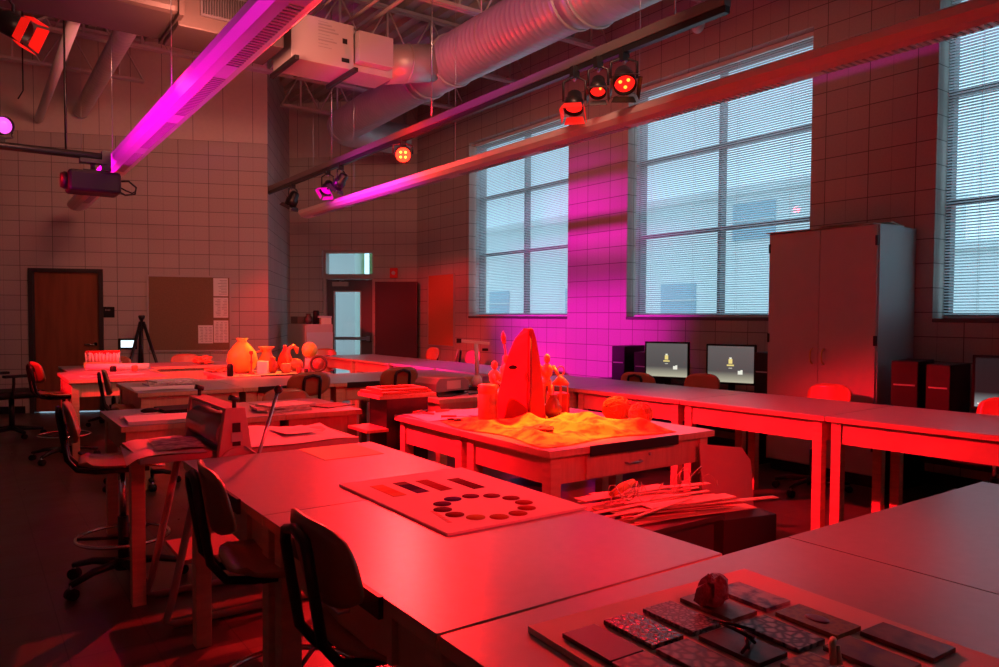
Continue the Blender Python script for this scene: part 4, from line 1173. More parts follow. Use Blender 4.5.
sw = [((1.155, 2.36), [(0.80, 0.35, 0.16), (0.78, 0.28, 0.12), (0.74, 0.2, 0.1), (0.70, 0.30, 0.14)]),
      ((1.243, 2.36), [(0.55, 0.2, 0.2), (0.10, 0.03, 0.16), (0.08, 0.03, 0.14), (0.2, 0.05, 0.3)]),
      ((1.327, 2.345), [(0.62, 0.12, 0.1), (0.60, 0.1, 0.08), (0.55, 0.06, 0.06), (0.5, 0.05, 0.05)]),
      ((1.435, 2.305), [(0.45, 0.10, 0.08), (0.34, 0.03, 0.05), (0.28, 0.02, 0.04), (0.22, 0.02, 0.03)])]
for q, (p, cs) in enumerate(sw):
    mb = MB()
    for k, c in enumerate(cs):
        mb.box(p[0] - 0.024 - 1.318, p[0] + 0.024 - 1.318, p[1] - 2.095 - (k + 1) * 0.045, p[1] - 2.095 - k * 0.045 - 0.001, 0.0082, 0.0095, mat('swatch %d %d' % (q, k), tuple(w_ * (0.85, 0.3, 0.45, 0.3)[q] for w_ in c), 0.95, spec=0.05))
    mb.build('swatch_strip', ccb)
mb = MB()
for k in range(6): mb.box(-0.20 + k * 0.004, -0.20 + k * 0.004 + 0.012, -0.28 + k * 0.024, -0.262 + k * 0.024, 0.0082, 0.0088, mat('faint pencil writing', (0.62, 0.25, 0.2), 0.8))
mb.build('pencil_note', ccb)
# tile board
tb = board('tile_display_board', 'pale foam board under the decorated tiles at the bottom of the picture', 'board', (1.155, 0.765, TZ), (0.62, 0.66, 0.012), mat('pale foam board', (0.62, 0.50, 0.45), 0.7), R(-3))
def tile_mat(name, c1, c2, sc, kind='voronoi', rough=0.35):
    m = bpy.data.materials.new(name); m.use_nodes = True
    nt = m.node_tree; b = nt.nodes['Principled BSDF']; b.inputs['Roughness'].default_value = rough
    tc = nt.nodes.new('ShaderNodeTexCoord')
    t = nt.nodes.new('ShaderNodeTexVoronoi' if kind == 'voronoi' else 'ShaderNodeTexNoise')
    t.inputs['Scale'].default_value = sc
    if kind == 'voronoi': t.feature = 'DISTANCE_TO_EDGE'
    if kind == 'wave': t.inputs['Detail'].default_value = 8
    nt.links.new(tc.outputs['Object'], t.inputs['Vector'])
    r = nt.nodes.new('ShaderNodeValToRGB')
    r.color_ramp.elements[0].color = (*[q * 0.4 for q in c1], 1); r.color_ramp.elements[1].color = (*[q * 0.62 for q in c2], 1)
    r.color_ramp.elements[0].position = 0.35 if kind != 'voronoi' else 0.06; r.color_ramp.elements[1].position = 0.6 if kind != 'voronoi' else 0.3
    nt.links.new(t.outputs['Distance' if kind == 'voronoi' else 'Fac'], r.inputs[0])
    nt.links.new(r.outputs[0], b.inputs['Base Color'])
    bp = nt.nodes.new('ShaderNodeBump'); bp.inputs['Strength'].default_value = 0.7; bp.inputs['Distance'].default_value = 0.003
    nt.links.new(r.outputs[0], bp.inputs['Height']); nt.links.new(bp.outputs[0], b.inputs['Normal'])
    return m
tiles = [(0.918, 0.965, 'plain dark brown tile at the left of the back row', (0.16, 0.05, 0.03), (0.10, 0.03, 0.02), 40, 'wave'),
         (1.022, 0.965, 'glossy pebbled mosaic tile next to the plain dark one', (0.10, 0.12, 0.10), (0.5, 0.3, 0.22), 70, 'voronoi'),
         (1.126, 0.962, 'pale shell-chip tile in the back row', (0.25, 0.18, 0.18), (0.75, 0.62, 0.6), 90, 'voronoi'),
         (1.232, 0.958, 'tile under the crumpled leather knot', (0.25, 0.10, 0.05), (0.45, 0.3, 0.24), 30, 'wave'),
         (1.335, 0.952, 'blue and cream patterned tile at the right of the back row', (0.08, 0.08, 0.22), (0.6, 0.5, 0.48), 36, 'wave'),
         (1.012, 0.822, 'grey mosaic tile in the middle row, left', (0.12, 0.08, 0.1), (0.45, 0.32, 0.3), 45, 'voronoi'),
         (1.117, 0.815, 'black tile heaped with dark twigs', (0.02, 0.015, 0.02), (0.12, 0.05, 0.05), 30, 'wave'),
         (1.222, 0.808, 'grey and lilac mountain mosaic tile in the middle row', (0.10, 0.08, 0.14), (0.6, 0.48, 0.5), 50, 'voronoi'),
         (1.330, 0.80, 'ochre tile with an oval purple patch and leaf border', (0.55, 0.26, 0.05), (0.25, 0.10, 0.03), 60, 'voronoi'),
         (1.145, 0.665, 'brown speckled tile in the front row under the pale clip', (0.3, 0.12, 0.06), (0.5, 0.3, 0.12), 50, 'voronoi'),
         (1.265, 0.66, 'purple and green painted tile in the front row', (0.14, 0.05, 0.22), (0.3, 0.16, 0.1), 16, 'wave'),
         (1.38, 0.655, 'dark red tile at the right of the front row', (0.2, 0.03, 0.03), (0.3, 0.08, 0.05), 30, 'wave'),
         (0.912, 0.83, 'brown patterned tile at the left of the middle row', (0.15, 0.05, 0.03), (0.4, 0.2, 0.15), 40, 'voronoi')]
for i, (x, y, lab, c1, c2, sc, kd) in enumerate(tiles):
    w, h = 0.078, 0.132
    mb = MB(); mb.box(-w / 2, w / 2, -h / 2, h / 2, 0, 0.009, tile_mat('tile glaze %d' % i, c1, c2, sc, kd, 0.18 if i == 1 else 0.4))
    if i == 8:
        mb.lathe([(0.02, 0.0), (0.02, 0.0015), (0.012, 0.0025)], mat('oval glaze', (0.16, 0.06, 0.14), 0.4), 20, Matrix.Translation((0, 0.0, 0.009)) @ Matrix.Diagonal((0.8, 1.2, 1, 1)))
    tag(mb.build('decorated_tile', loc=(x, y, TZ + 0.0125), rot=(0, 0, R(-2)), bevel=0.001), lab, 'tile', 'decorated tiles on the foam board')
# crumpled leather on tile
def crumple(name, label, cat, loc, r, m, sc=(1, 1, 1), amp=0.35, seed=1, n=20, freq=4.0):
    rnd = random.Random(seed)
    ph = [(rnd.uniform(0, 6), rnd.uniform(0, 6), rnd.uniform(0, 6)) for _ in range(4)]
    mb = MB(); vs = []; fs = []
    k = n // 2
    for i in range(k + 1):
        a = PI * i / k
        for j in range(n):
            b = 2 * PI * j / n
            d = Vector((math.sin(a) * math.cos(b), math.sin(a) * math.sin(b), -math.cos(a)))
            q = 1 + amp * sum(math.sin(freq * (q_ + 1) * 0.7 * d.x + p[0]) * math.sin(freq * (q_ + 1) * 0.7 * d.y + p[1]) * math.sin(freq * d.z + p[2]) for q_, p in enumerate(ph)) * 0.6
            v = d * r * q
            vs.append((v.x * sc[0], v.y * sc[1], max(-r * sc[2] * 0.9, v.z * sc[2]) + r * sc[2] * 0.9))
    for i in range(k):
        for j in range(n):
            j2 = (j + 1) % n
            fs.append((i * n + j, i * n + j2, (i + 1) * n + j2, (i + 1) * n + j))
    mb.add(vs, fs, m)
    return tag(mb.build(name, loc=loc), label, cat)
crumple('leather_knot', 'crumpled dark purple-brown leather knot standing on a tile', 'leather', (1.228, 0.965, TZ + 0.023), 0.032, mat('dark leather', (0.20, 0.08, 0.10), 0.5, var=0.5, vscale=20, bump=1.0, bscale=60), (1.25, 0.85, 1.05), 0.55, 6, 14, 2.3)
for k in range(5):
    a = R(20 + k * 22); c = Vector((1.117 + 0.006 * (k % 3 - 1), 0.815 + 0.009 * (k - 2), TZ + 0.0225 + 0.0052 * (k + 1)))
    mb = MB(); d = Vector((math.cos(a), math.sin(a), 0)) * 0.038
    mb.tube([c - d, c + Vector((0.003, 0.002, 0)), c + d], [0.003, 0.0036, 0.002], BLACKP, 6)
    tag(mb.build('dark_twig'), 'dark twig heaped with others on the black tile', 'twig', 'twigs on the black tile')
mb = MB(); mb.tube([(1.165, 0.67, TZ + 0.026), (1.168, 0.675, TZ + 0.06), (1.18, 0.68, TZ + 0.062)], 0.006, CARD, 8); mb.tube([(1.175, 0.665, TZ + 0.026), (1.178, 0.672, TZ + 0.055)], 0.005, CARD, 8)
tag(mb.build('twisted_cord'), 'short twisted brown cord sticking up from the front tile row', 'cord')

# ================================================================== STILL LIFE ON THE CLOTH TABLE
def cloth(name, label, x0, x1, y0, y1, z, m, seed, amp=0.02, n=48, outline=None):
    rnd = random.Random(seed); mb = MB(); vs = []; fs = []
    ph = [rnd.uniform(0, 6) for _ in range(8)]
    def hgt(u, v):
        h = 0
        for k in range(4):
            f = 6 + k * 5
            h += abs(math.sin(f * (u * math.cos(ph[k]) + v * math.sin(ph[k])) + ph[k + 4] + 1.3 * math.sin(5 * v + ph[k]))) * (0.55 ** k)
        return h
    for j in range(n + 1):
        for i in range(n + 1):
            u, v = i / n, j / n
            x = x0 + (x1 - x0) * u + 0.03 * math.sin(v * 9 + ph[0]) * (2 * u - 1)
            y = y0 + (y1 - y0) * v + 0.03 * math.sin(u * 8 + ph[1]) * (2 * v - 1)
            e = min(u, 1 - u, v, 1 - v) * 8
            vs.append((x, y, z + 0.003 + amp * max(0, 1.6 - hgt(u, v)) * min(1, e)))
    for j in range(n):
        for i in range(n):
            a = j * (n + 1) + i
            fs.append((a, a + 1, a + n + 2, a + n + 1))
    mb.add(vs, fs, m, None, True)
    o = mb.build(name)
    s = o.modifiers.new('solid', 'SOLIDIFY'); s.thickness = 0.002
    return tag(o, label, 'cloth')
cloth('yellow_cloth', 'rumpled yellow-orange cloth spread under the still life', 2.16, 3.0, 2.66, 3.62, TZ, YCLOTH, 4, 0.05)
fin = thing('shark_fin_sculpture', 'tall red shark fin shaped sculpture on the yellow cloth', 'sculpture', (2.585, 3.40, TZ + 0.012), R(-35.5))
fin.scale = (1.2, 1.2, 1.19)
FIN = mat('red painted papier mache', (0.62, 0.06, 0.04), 0.6, var=0.12, vscale=9)
# fin profile in local x (screen width) and z, ridge to the right
sil = [(-0.145, 0.0), (-0.13, 0.08), (-0.105, 0.16), (-0.085, 0.25), (-0.065, 0.32), (-0.035, 0.39), (-0.01, 0.425), (0.03, 0.447), (0.048, 0.445)]
ridge = [(0.04, 0), (0.045, 0.15), (0.045, 0.3), (0.045, 0.40), (0.048, 0.445)]
mb = MB()
n = len(sil)
vs = []; fs = []
def lerp_r(z):
    return 0.04 + 0.008 * z / 0.445
zs_ = [0, 0.08, 0.16, 0.25, 0.32, 0.39, 0.425, 0.44]
lx_ = [-0.145, -0.13, -0.105, -0.085, -0.065, -0.035, -0.005, 0.02]
rx_ = [0.115, 0.108, 0.10, 0.09, 0.08, 0.068, 0.058, 0.052]
for z, a, b in zip(zs_, lx_, rx_):
    r_ = lerp_r(z); dpt = 0.09 * (1 - z / 0.50)
    vs += [(a, 0.02, z), (r_ - 0.02, -dpt, z), (r_, -dpt * 0.80, z), (b, -dpt * 0.4, z), (b - 0.02, dpt, z), (a * 0.4, dpt, z)]
k = 6
for i in range(len(zs_) - 1):
    for j in range(k):
        j2 = (j + 1) % k
        fs.append((i * k + j, i * k + j2, (i + 1) * k + j2, (i + 1) * k + j))
fs.append(tuple(range(k))); fs.append(tuple((len(zs_) - 1) * k + j for j in range(k)))
mb.add(vs, fs, FIN); mb.build('fin_body', fin, bevel=0.006)
mb = MB(); mb.tube([(0.032, -0.085, 0.01), (0.036, -0.07, 0.12), (0.038, -0.045, 0.26), (0.038, -0.02, 0.40)], 0.007, mat('dark seam tape', (0.18, 0.02, 0.02), 0.6), 8); mb.build('ridge_seam', fin)
mb = MB(); mb.ball((-0.045, -0.045, 0.255), 0.014, BLACKP, 12, (1.5, 0.4, 0.8)); mb.build('eye_mark', fin)
def mannequin(label, loc, rz, s=1.0):
    t = thing('wooden_mannequin', label, 'figure', loc, rz, 'wooden artist mannequins')
    J = lambda *p: tuple(q * s for q in p)
    mb = MB(); mb.lathe([(0.045 * s, 0), (0.045 * s, 0.01 * s), (0.03 * s, 0.014 * s)], MANN, 24); mb.cyl((0, 0, 0.01 * s), (0, 0.01 * s, 0.16 * s), 0.003, STEEL, 6); mb.build('stand', t)
    mb = MB()
    mb.lathe([(0.012 * s, 0.155 * s), (0.026 * s, 0.165 * s), (0.024 * s, 0.18 * s), (0.016 * s, 0.195 * s), (0.028 * s, 0.21 * s), (0.033 * s, 0.245 * s), (0.02 * s, 0.262 * s), (0.009 * s, 0.27 * s)], MANN, 16)
    mb.ball(J(0, 0, 0.295), 0.02 * s, MANN, 14, (0.85, 0.95, 1.25))
    for sg in (-1, 1):
        mb.tube([J(sg * 0.035, 0, 0.25), J(sg * 0.06, -0.03, 0.205)], [0.010 * s, 0.008 * s], MANN, 8); mb.tube([J(sg * 0.06, -0.03, 0.205), J(sg * 0.075, -0.075, 0.19)], [0.008 * s, 0.006 * s], MANN, 8)
        mb.ball(J(sg * 0.078, -0.09, 0.188), 0.010 * s, MANN, 8, (0.7, 1.4, 0.5)); mb.ball(J(sg * 0.035, 0, 0.25), 0.012 * s, MANN, 8); mb.ball(J(sg * 0.06, -0.03, 0.205), 0.010 * s, MANN, 8)
        mb.tube([J(sg * 0.016, 0, 0.16), J(sg * 0.02, -0.005, 0.09)], [0.014 * s, 0.010 * s], MANN, 8); mb.tube([J(sg * 0.02, -0.005, 0.09), J(sg * 0.02, 0.0, 0.028)], [0.010 * s, 0.007 * s], MANN, 8)
        mb.ball(J(sg * 0.02, -0.015, 0.02), 0.012 * s, MANN, 8, (0.7, 1.5, 0.5)); mb.ball(J(sg * 0.02, -0.005, 0.09), 0.011 * s, MANN, 8)
    mb.build('figure', t)
mannequin('orange-lit wooden artist mannequin standing left of the red fin', (2.55, 3.625, TZ + 0.002), R(40), 1.05)
mannequin('wooden artist mannequin on the table right of the red fin', (2.81, 3.45, TZ + 0.014), R(-30), 1.15)
mannequin('wooden artist mannequin leaning close behind the red fin', (2.69, 3.70, TZ + 0.002), R(60), 1.15)
jar('glazed_canister', 'orange and white glazed canister left of the red fin', 'canister', (2.385, 3.455, TZ + 0.014), [(0.052, 0), (0.055, 0.01), (0.055, 0.15), (0.05, 0.155), (0.055, 0.16), (0.055, 0.20), (0.045, 0.205)], mat('orange canister', (0.78, 0.32, 0.12), 0.4, var=0.3, vscale=12))
bt = thing('brush_jar', 'jar holding one tall paint brush behind the red fin', 'jar', (2.785, 3.76, TZ + 0.001), 0)
bt.scale = (1.1, 1.1, 1.08)
mb = MB(); mb.lathe([(0.035, 0), (0.038, 0.12), (0.034, 0.12), (0.032, 0.01)], TERRA, 20); mb.build('jar', bt)
mb = MB(); mb.cyl((0.0, 0, 0.02), (-0.045, 0.02, 0.40), 0.005, REDPLY, 8); mb.tube([(-0.045, 0.02, 0.40), (-0.05, 0.022, 0.44), (-0.053, 0.023, 0.47)], [0.012, 0.014, 0.003], REDPLY, 8); mb.build('brush', bt)
jar('tall_bottle', 'slim tall terracotta bottle right behind the red fin', 'bottle', (2.80, 3.60, TZ + 0.002), [(0.035, 0), (0.04, 0.03), (0.04, 0.15), (0.015, 0.20), (0.013, 0.27), (0.018, 0.275)], TERRA)
jar('pear_vase', 'rounded glazed vase low between the fin and the lantern', 'vase', (2.735, 3.30, TZ + 0.014), [(0.025, 0), (0.045, 0.03), (0.05, 0.07), (0.03, 0.11), (0.02, 0.13), (0.026, 0.14)], mat('dark gloss glaze', (0.25, 0.08, 0.06), 0.15))
jar('slender_vase', 'slender wavy vase behind the mannequin right of the fin', 'vase', (2.92, 3.70, TZ + 0.001), [(0.03, 0), (0.045, 0.05), (0.03, 0.13), (0.04, 0.2), (0.018, 0.26), (0.03, 0.29)], TERRA)
ln = thing('small_lantern', 'small open wire lantern with a ring handle at the right of the still life', 'lantern', (2.90, 3.43, TZ + 0.002), 0)
mb = MB(); mb.lathe([(0.055, 0), (0.055, 0.012), (0.03, 0.02)], TERRA, 20); mb.build('base', ln)
mb = MB()
for k in range(4):
    a = PI / 4 + k * PI / 2
    mb.cyl((0.042 * math.cos(a), 0.042 * math.sin(a), 0.012), (0.042 * math.cos(a), 0.042 * math.sin(a), 0.19), 0.004, TERRA, 6)
mb.build('upright', ln)
mb = MB(); mb.lathe([(0.05, 0.19), (0.052, 0.2), (0.02, 0.235), (0.01, 0.25)], TERRA, 20); mb.ring((0, 0, 0.275), 0.028, 0.004, TERRA, 'Y', 20, 6); mb.build('cap', ln)
board('wooden_block_box', 'dark red wooden box at the right back of the still life', 'box', (3.02, 3.60, TZ), (0.13, 0.13, 0.125), mat('dark red wood', (0.35, 0.08, 0.05), 0.5), R(-30), bevel=0.003)
def yarn_ball(label, loc, r, seed, sc):
    rnd = random.Random(seed)
    mb = MB(); mb.ball((0, 0, r * sc[2]), r * 0.94, YARN, 24, sc)
    for k in range(16):
        ax = Vector((rnd.gauss(0, 1), rnd.gauss(0, 1), rnd.gauss(0, 1))).normalized(); u = ax.orthogonal().normalized(); w = ax.cross(u)
        off = rnd.uniform(-0.5, 0.5); rr_ = math.sqrt(1 - off * off)
        pts = []
        for q in range(24):
            a = 2 * PI * q / 24
            v = (u * math.cos(a) + w * math.sin(a)) * rr_ + ax * off
            pts.append((v.x * r * sc[0] * 0.97, v.y * r * sc[1] * 0.97, v.z * r * sc[2] * 0.97 + r * sc[2]))
        mb.tube(pts, r * 0.07, YARN, 6, closed=True)
    return tag(mb.build('yarn_ball', loc=loc), label, 'yarn ball', 'yarn balls on the table')
yarn_ball('larger orange yarn ball at the right of the yellow cloth', (3.03, 3.08, TZ + 0.001), 0.078, 3, (1.15, 1.0, 0.95))
yarn_ball('smaller orange-red yarn ball nearest the table edge', (3.05, 2.915, TZ + 0.001), 0.066, 5, (1, 1, 0.95))
crumple('fabric_scrap', 'knotted red scrap of net on the front of the yellow cloth', 'fabric', (2.37, 2.98, TZ + 0.02), 0.07, mat('red net', (0.6, 0.10, 0.06), 0.8), (1.1, 0.8, 0.18), 0.5, 5)
sheet('sketch_paper', 'sketch paper under the tools at the left end of the still life table', 'paper', [(2.13, 3.68, 0), (2.42, 3.64, 0), (2.5, 4.02, 0), (2.15, 4.04, 0)], TZ, PAPER)
sheet('sketch_paper', 'stack of pale paper by the canister on the still life table', 'paper', [(2.46, 3.72, 0), (2.76, 3.76, 0), (2.74, 4.03, 0), (2.45, 4.02, 0)], TZ + 0.001, PAPER)
for k, (x, y, a, l, lab) in enumerate(((2.2, 3.98, 0.5, 0.16, 'nearest the table corner'), (2.27, 3.86, 1.9, 0.14, 'lying crosswise in the middle'), (2.34, 3.95, 0.2, 0.18, 'next to the paper stack'), (2.25, 3.74, -0.5, 0.15, 'closest to the yellow cloth'))):
    mb = MB(); mb.cyl((0, 0, 0.008), (l * 0.6, 0, 0.008), 0.007, REDPLY, 8); mb.tube([(l * 0.6, 0, 0.008), (l, 0, 0.006)], [0.003, 0.002], STEEL, 6)
    tag(mb.build('carving_tool', loc=(x, y, TZ + 0.008), rot=(0, 0, a)), 'carving tool ' + lab, 'tool', 'carving tools on the sketch paper')
sc_ = thing('scissors', 'dark handled scissors lying by the sketch paper edge', 'scissors', (2.30, 3.60, TZ + 0.012), R(20))
mb = MB(); mb.ring((-0.06, 0.025, 0.004), 0.022, 0.004, BLACKP, 'Z', 18, 6); mb.ring((-0.06, -0.025, 0.004), 0.022, 0.004, BLACKP, 'Z', 18, 6); mb.build('handle', sc_)
mb = MB(); mb.prism([(-0.04, 0.01), (0.09, 0.0), (-0.04, -0.002)], 0.001, 0.004, STEEL); mb.prism([(-0.04, -0.012), (0.09, 0.004), (-0.04, -0.003)], 0.0045, 0.0075, STEEL); mb.build('blade', sc_)

# ================================================================== SCRAP TROLLEY IN FRONT OF THE STILL LIFE TABLE
tr = thing('scrap_trolley', 'low dark trolley piled with wood strips and wire before the still life', 'trolley', (1.86, 1.86, 0))
TRD = mat('dark red stained board', (0.06, 0.02, 0.018), 0.45)
mb = MB(); mb.box(0, 0.62, 0.04, 0.46, 0.555, 0.575, TRD); mb.build('top', tr)
mb = MB(); mb.box(0.03, 0.59, 0.07, 0.43, 0.12, 0.55, TRD); mb.build('body', tr)
for x in (0.08, 0.54):
    for y in (0.11, 0.39):
        mb = MB(); mb.cyl((x - 0.012, y, 0.035), (x + 0.012, y, 0.035), 0.035, BLACKP); mb.box(x - 0.02, x + 0.02, y - 0.01, y + 0.01, 0.06, 0.12, STEEL); mb.build('caster', tr)
STR = mat('pale wood strip', (0.66, 0.42, 0.26), 0.6, var=0.2)
rnd = random.Random(11)
zc = 0.576
for k in range(26):
    l = rnd.uniform(0.40, 0.72); w = rnd.choice((0.012, 0.02, 0.035, 0.07)) if k > 3 else 0.1; h = 0.004
    x = 2.26 + rnd.uniform(-0.10, 0.16); y = 2.11 + rnd.uniform(-0.16, 0.17); a = R(rnd.uniform(-22, 12))
    mb = MB(); mb.box(-l / 2, l / 2, -w / 2, w / 2, 0, h, STR)
    tag(mb.build('wood_strip', loc=(x, y, zc), rot=(0, 0, a)), 'pale wood or card strip in the heap on the low trolley', 'wood strip', 'wood strips heaped on the trolley')
    zc += 0.0041 if k % 2 else 0.0005
WIRE = mat('bare wire', (0.75, 0.45, 0.35), 0.3, 0.8)
for k in range(9):
    x0 = rnd.uniform(1.95, 2.55); y0 = rnd.uniform(1.98, 2.28); z0 = zc + 0.002
    pts = []
    r_ = rnd.uniform(0.02, 0.05)
    for q in range(14):
        a = q * 0.55
        pts.append((x0 + q * 0.008 + r_ * math.cos(a), y0 + r_ * 0.6 * math.sin(a), z0 + 0.01 + 0.03 * (1 + math.sin(a * 1.3 + k))))
    mb = MB(); mb.tube(pts, 0.0018, WIRE, 6)
    tag(mb.build('wire_offcut'), 'curled wire offcut tangled on top of the strip heap', 'wire', 'wire offcuts on the trolley')
mb = MB(); mb.tube([(2.10, 2.16, zc + 0.02), (2.19, 2.19, zc + 0.03), (2.30, 2.24, zc + 0.03)], [0.012, 0.02, 0.015], mat('orange cord', (0.85, 0.38, 0.10), 0.8), 10)
tag(mb.build('orange_cord_roll'), 'orange roll of cord in the middle of the wire and strips', 'cord')
# slanted red panel with a clipped corner leaning right of the heap
mb = MB(); mb.prism([(-0.16, 0), (0.14, 0), (0.14, 0.24), (0.09, 0.31), (-0.16, 0.34)], -0.006, 0.006, mat('pink foam panel', (0.66, 0.36, 0.30), 0.7), axis='Y')
tag(mb.build('foam_panel', loc=(3.25, 2.46, 0.37), rot=(R(-8), 0, R(-20))), 'upright pink foam panel with a clipped corner beside the still life table', 'panel')
mb = MB(); mb.box(-0.17, 0.17, -0.11, 0.11, 0, 0.365, TRD)
tag(mb.build('storage_crate', loc=(3.22, 2.40, 0), rot=(0, 0, R(-12)), bevel=0.004), 'dark crate on the floor under the leaning foam panel', 'crate')
bn = thing('blue_bin', 'purple-blue bin on the floor under the still life table', 'bin', (2.85, 3.6, 0))
mb = MB(); mb.lathe([(0.13, 0), (0.16, 0.34), (0.17, 0.35), (0.165, 0.355), (0.15, 0.34), (0.12, 0.01)], mat('violet plastic', (0.22, 0.10, 0.55), 0.5), 28); mb.build('bucket', bn)
mb = MB(); mb.ring((0, -0.16, 0.2), 0.05, 0.01, BLACKP, 'Y', 20, 6); mb.build('handle', bn)

# ================================================================== BLACK STAND WITH FRAMES, DESKTOP MACHINE, DOCUMENT CAMERA
bs = thing('black_stand', 'black stand with pale top and side shelf between the table rows', 'stand', (2.22, 4.12, 0), R(0))
mb = MB(); mb.box(-0.13, 0.16, 0.0, 0.24, 0.0, 0.86, BLACKW); mb.build('carcass', bs)
mb = MB(); mb.box(-0.20, 0.20, -0.04, 0.27, 0.86, 0.885, BIRCHX); mb.build('top', bs, bevel=0.003)
mb = MB(); mb.box(-0.28, -0.132, -0.03, 0.24, 0.66, 0.68, BIRCHX); mb.build('side_shelf', bs, bevel=0.003)
def frame_(label, c, w, d, t, rz):
    mb = MB(); b = 0.035
    mb.box(-w / 2, w / 2, -d / 2, -d / 2 + b, 0, t, REDPLY); mb.box(-w / 2, w / 2, d / 2 - b, d / 2, 0, t, REDPLY)
    mb.box(-w / 2, -w / 2 + b, -d / 2 + b, d / 2 - b, 0, t, REDPLY); mb.box(w / 2 - b, w / 2, -d / 2 + b, d / 2 - b, 0, t, REDPLY)
    tag(mb.build('canvas_stretcher', loc=c, rot=(0, 0, rz), bevel=0.002), label, 'frame', 'empty wooden frames on the black stand')
frame_('lower empty wooden frame on top of the black stand', (2.21, 4.23, 0.886), 0.36, 0.27, 0.016, R(4))
frame_('upper empty wooden frame on top of the black stand', (2.22, 4.235, 0.903), 0.32, 0.24, 0.014, R(-4))
dm = thing('desktop_machine', 'grey faceted desktop device with cables beside the document camera', 'device', (3.0, 4.98, TZ), R(10))
GRM = mat('grey plastic', (0.25, 0.24, 0.24), 0.45)
mb = MB(); mb.prism([(-0.17, 0.03), (0.17, 0.03), (0.17, 0.10), (0.11, 0.13), (-0.13, 0.13), (-0.17, 0.09)], -0.13, 0.13, GRM, axis='Y'); mb.build('casing', dm, bevel=0.004)
mb = MB(); mb.box(-0.06, 0.08, -0.134, -0.1305, 0.045, 0.11, mat('light grey plastic', (0.6, 0.55, 0.52), 0.4)); mb.build('front_panel', dm)
for x in (-0.14, 0.14):
    mb = MB(); mb.box(x - 0.012, x + 0.012, -0.1, 0.1, 0.0, 0.03, BLACKP); mb.build('foot', dm)
mb = MB(); mb.tube([(2.86, 4.84, 0.80), (2.84, 4.76, 0.77), (2.95, 4.74, 0.771), (3.1, 4.76, 0.79), (3.14, 4.80, 0.771), (3.3, 4.82, 0.772)], 0.005, BLACKP, 6)
tag(mb.build('device_cable'), 'black cable trailing in front of the grey desktop device', 'cable')
dc = thing('document_camera', 'white document camera with a long overhanging arm', 'document camera', (3.40, 5.08, TZ), R(-35.5))
mb = MB(); mb.box(-0.16, 0.1, -0.08, 0.08, 0, 0.03, BLACKP); mb.lathe([(0.05, 0.03), (0.04, 0.09), (0.022, 0.12)], WHITEM, 20); mb.build('base', dc)
mb = MB(); mb.cyl((0, 0, 0.1), (-0.01, 0, 0.38), 0.017, WHITEM); mb.build('column', dc)
mb = MB(); mb.cbox((-0.03, 0, 0.392), (0.26, 0.035, 0.022), WHITEM, ry=R(5)); mb.box(-0.17, -0.13, -0.02, 0.02, 0.385, 0.42, BLACKP); mb.box(0.04, 0.09, -0.02, 0.02, 0.32, 0.34, BLACKP); mb.build('arm', dc)

# ================================================================== ITEMS ON THE ROW BEHIND THE PRESS
lp = thing('laptop', 'closed black laptop on the table behind the press', 'laptop', (1.12, 4.96, TZ + 0.001), R(4))
mb = MB(); mb.box(-0.17, 0.17, -0.12, 0.12, 0.0, 0.014, BLACKP); mb.build('base', lp, bevel=0.004)
mb = MB(); mb.box(-0.17, 0.17, -0.12, 0.12, 0.015, 0.024, BLACKP); mb.build('lid', lp, bevel=0.003)
mb = MB(); mb.ball((0, 0, 0.012), 0.032, BLACKP, 16, (1.7, 1.0, 0.5)); tag(mb.build('computer_mouse', loc=(0.90, 4.95, TZ + 0.004)), 'black computer mouse left of the laptop', 'mouse')
board('paper_stack', 'stack of white paper at the front left of the table behind the press', 'paper', (0.92, 4.58, TZ), (0.42, 0.28, 0.018), PAPER, R(-4), 'papers behind the press')
sheet('loose_drawing', 'loose drawing under the stack of white paper', 'paper', [(0.70, 4.72, 0), (1.0, 4.70, 0), (1.02, 4.90, 0), (0.72, 4.92, 0)], TZ, INK, 'papers behind the press')
for k, (x, y, a, m, lab) in enumerate(((1.62, 4.66, 8, NEWS, 'bottom'), (1.60, 4.68, -5, INK, 'middle'), (1.65, 4.67, 14, NEWS, 'top'))):
    board('magazine', 'magazine at the %s of the small pile behind the press' % lab, 'magazine', (x, y, TZ + 0.0005 + k * 0.013), (0.30, 0.22, 0.012), m, R(a), 'magazines behind the press')
board('magazine', 'single magazine lying right of the small pile behind the press', 'magazine', (1.98, 4.7, TZ), (0.24, 0.18, 0.006), mat('dark magazine cover', (0.12, 0.07, 0.07), 0.5), R(20), 'magazines behind the press')
for k, (x, y, a, m, lab) in enumerate(((1.30, 6.62, 3, NEWS, 'lowest'), (1.32, 6.60, -8, INK, 'second'), (1.34, 6.63, 10, NEWS, 'uppermost'))):
    board('magazine', '%s magazine of the pile on the left end of the middle row' % lab, 'magazine', (x + 0.1, y + 0.28, TZ + 0.0005 + k * 0.013), (0.36, 0.26, 0.012), m, R(a), 'magazines on the middle row')
sheet('large_drawing', 'large pale drawing sheet at the left corner of the middle row', 'paper', [(1.06, 6.42, 0), (1.52, 6.40, 0), (1.56, 6.70, 0), (1.08, 6.74, 0)], TZ, PAPER)

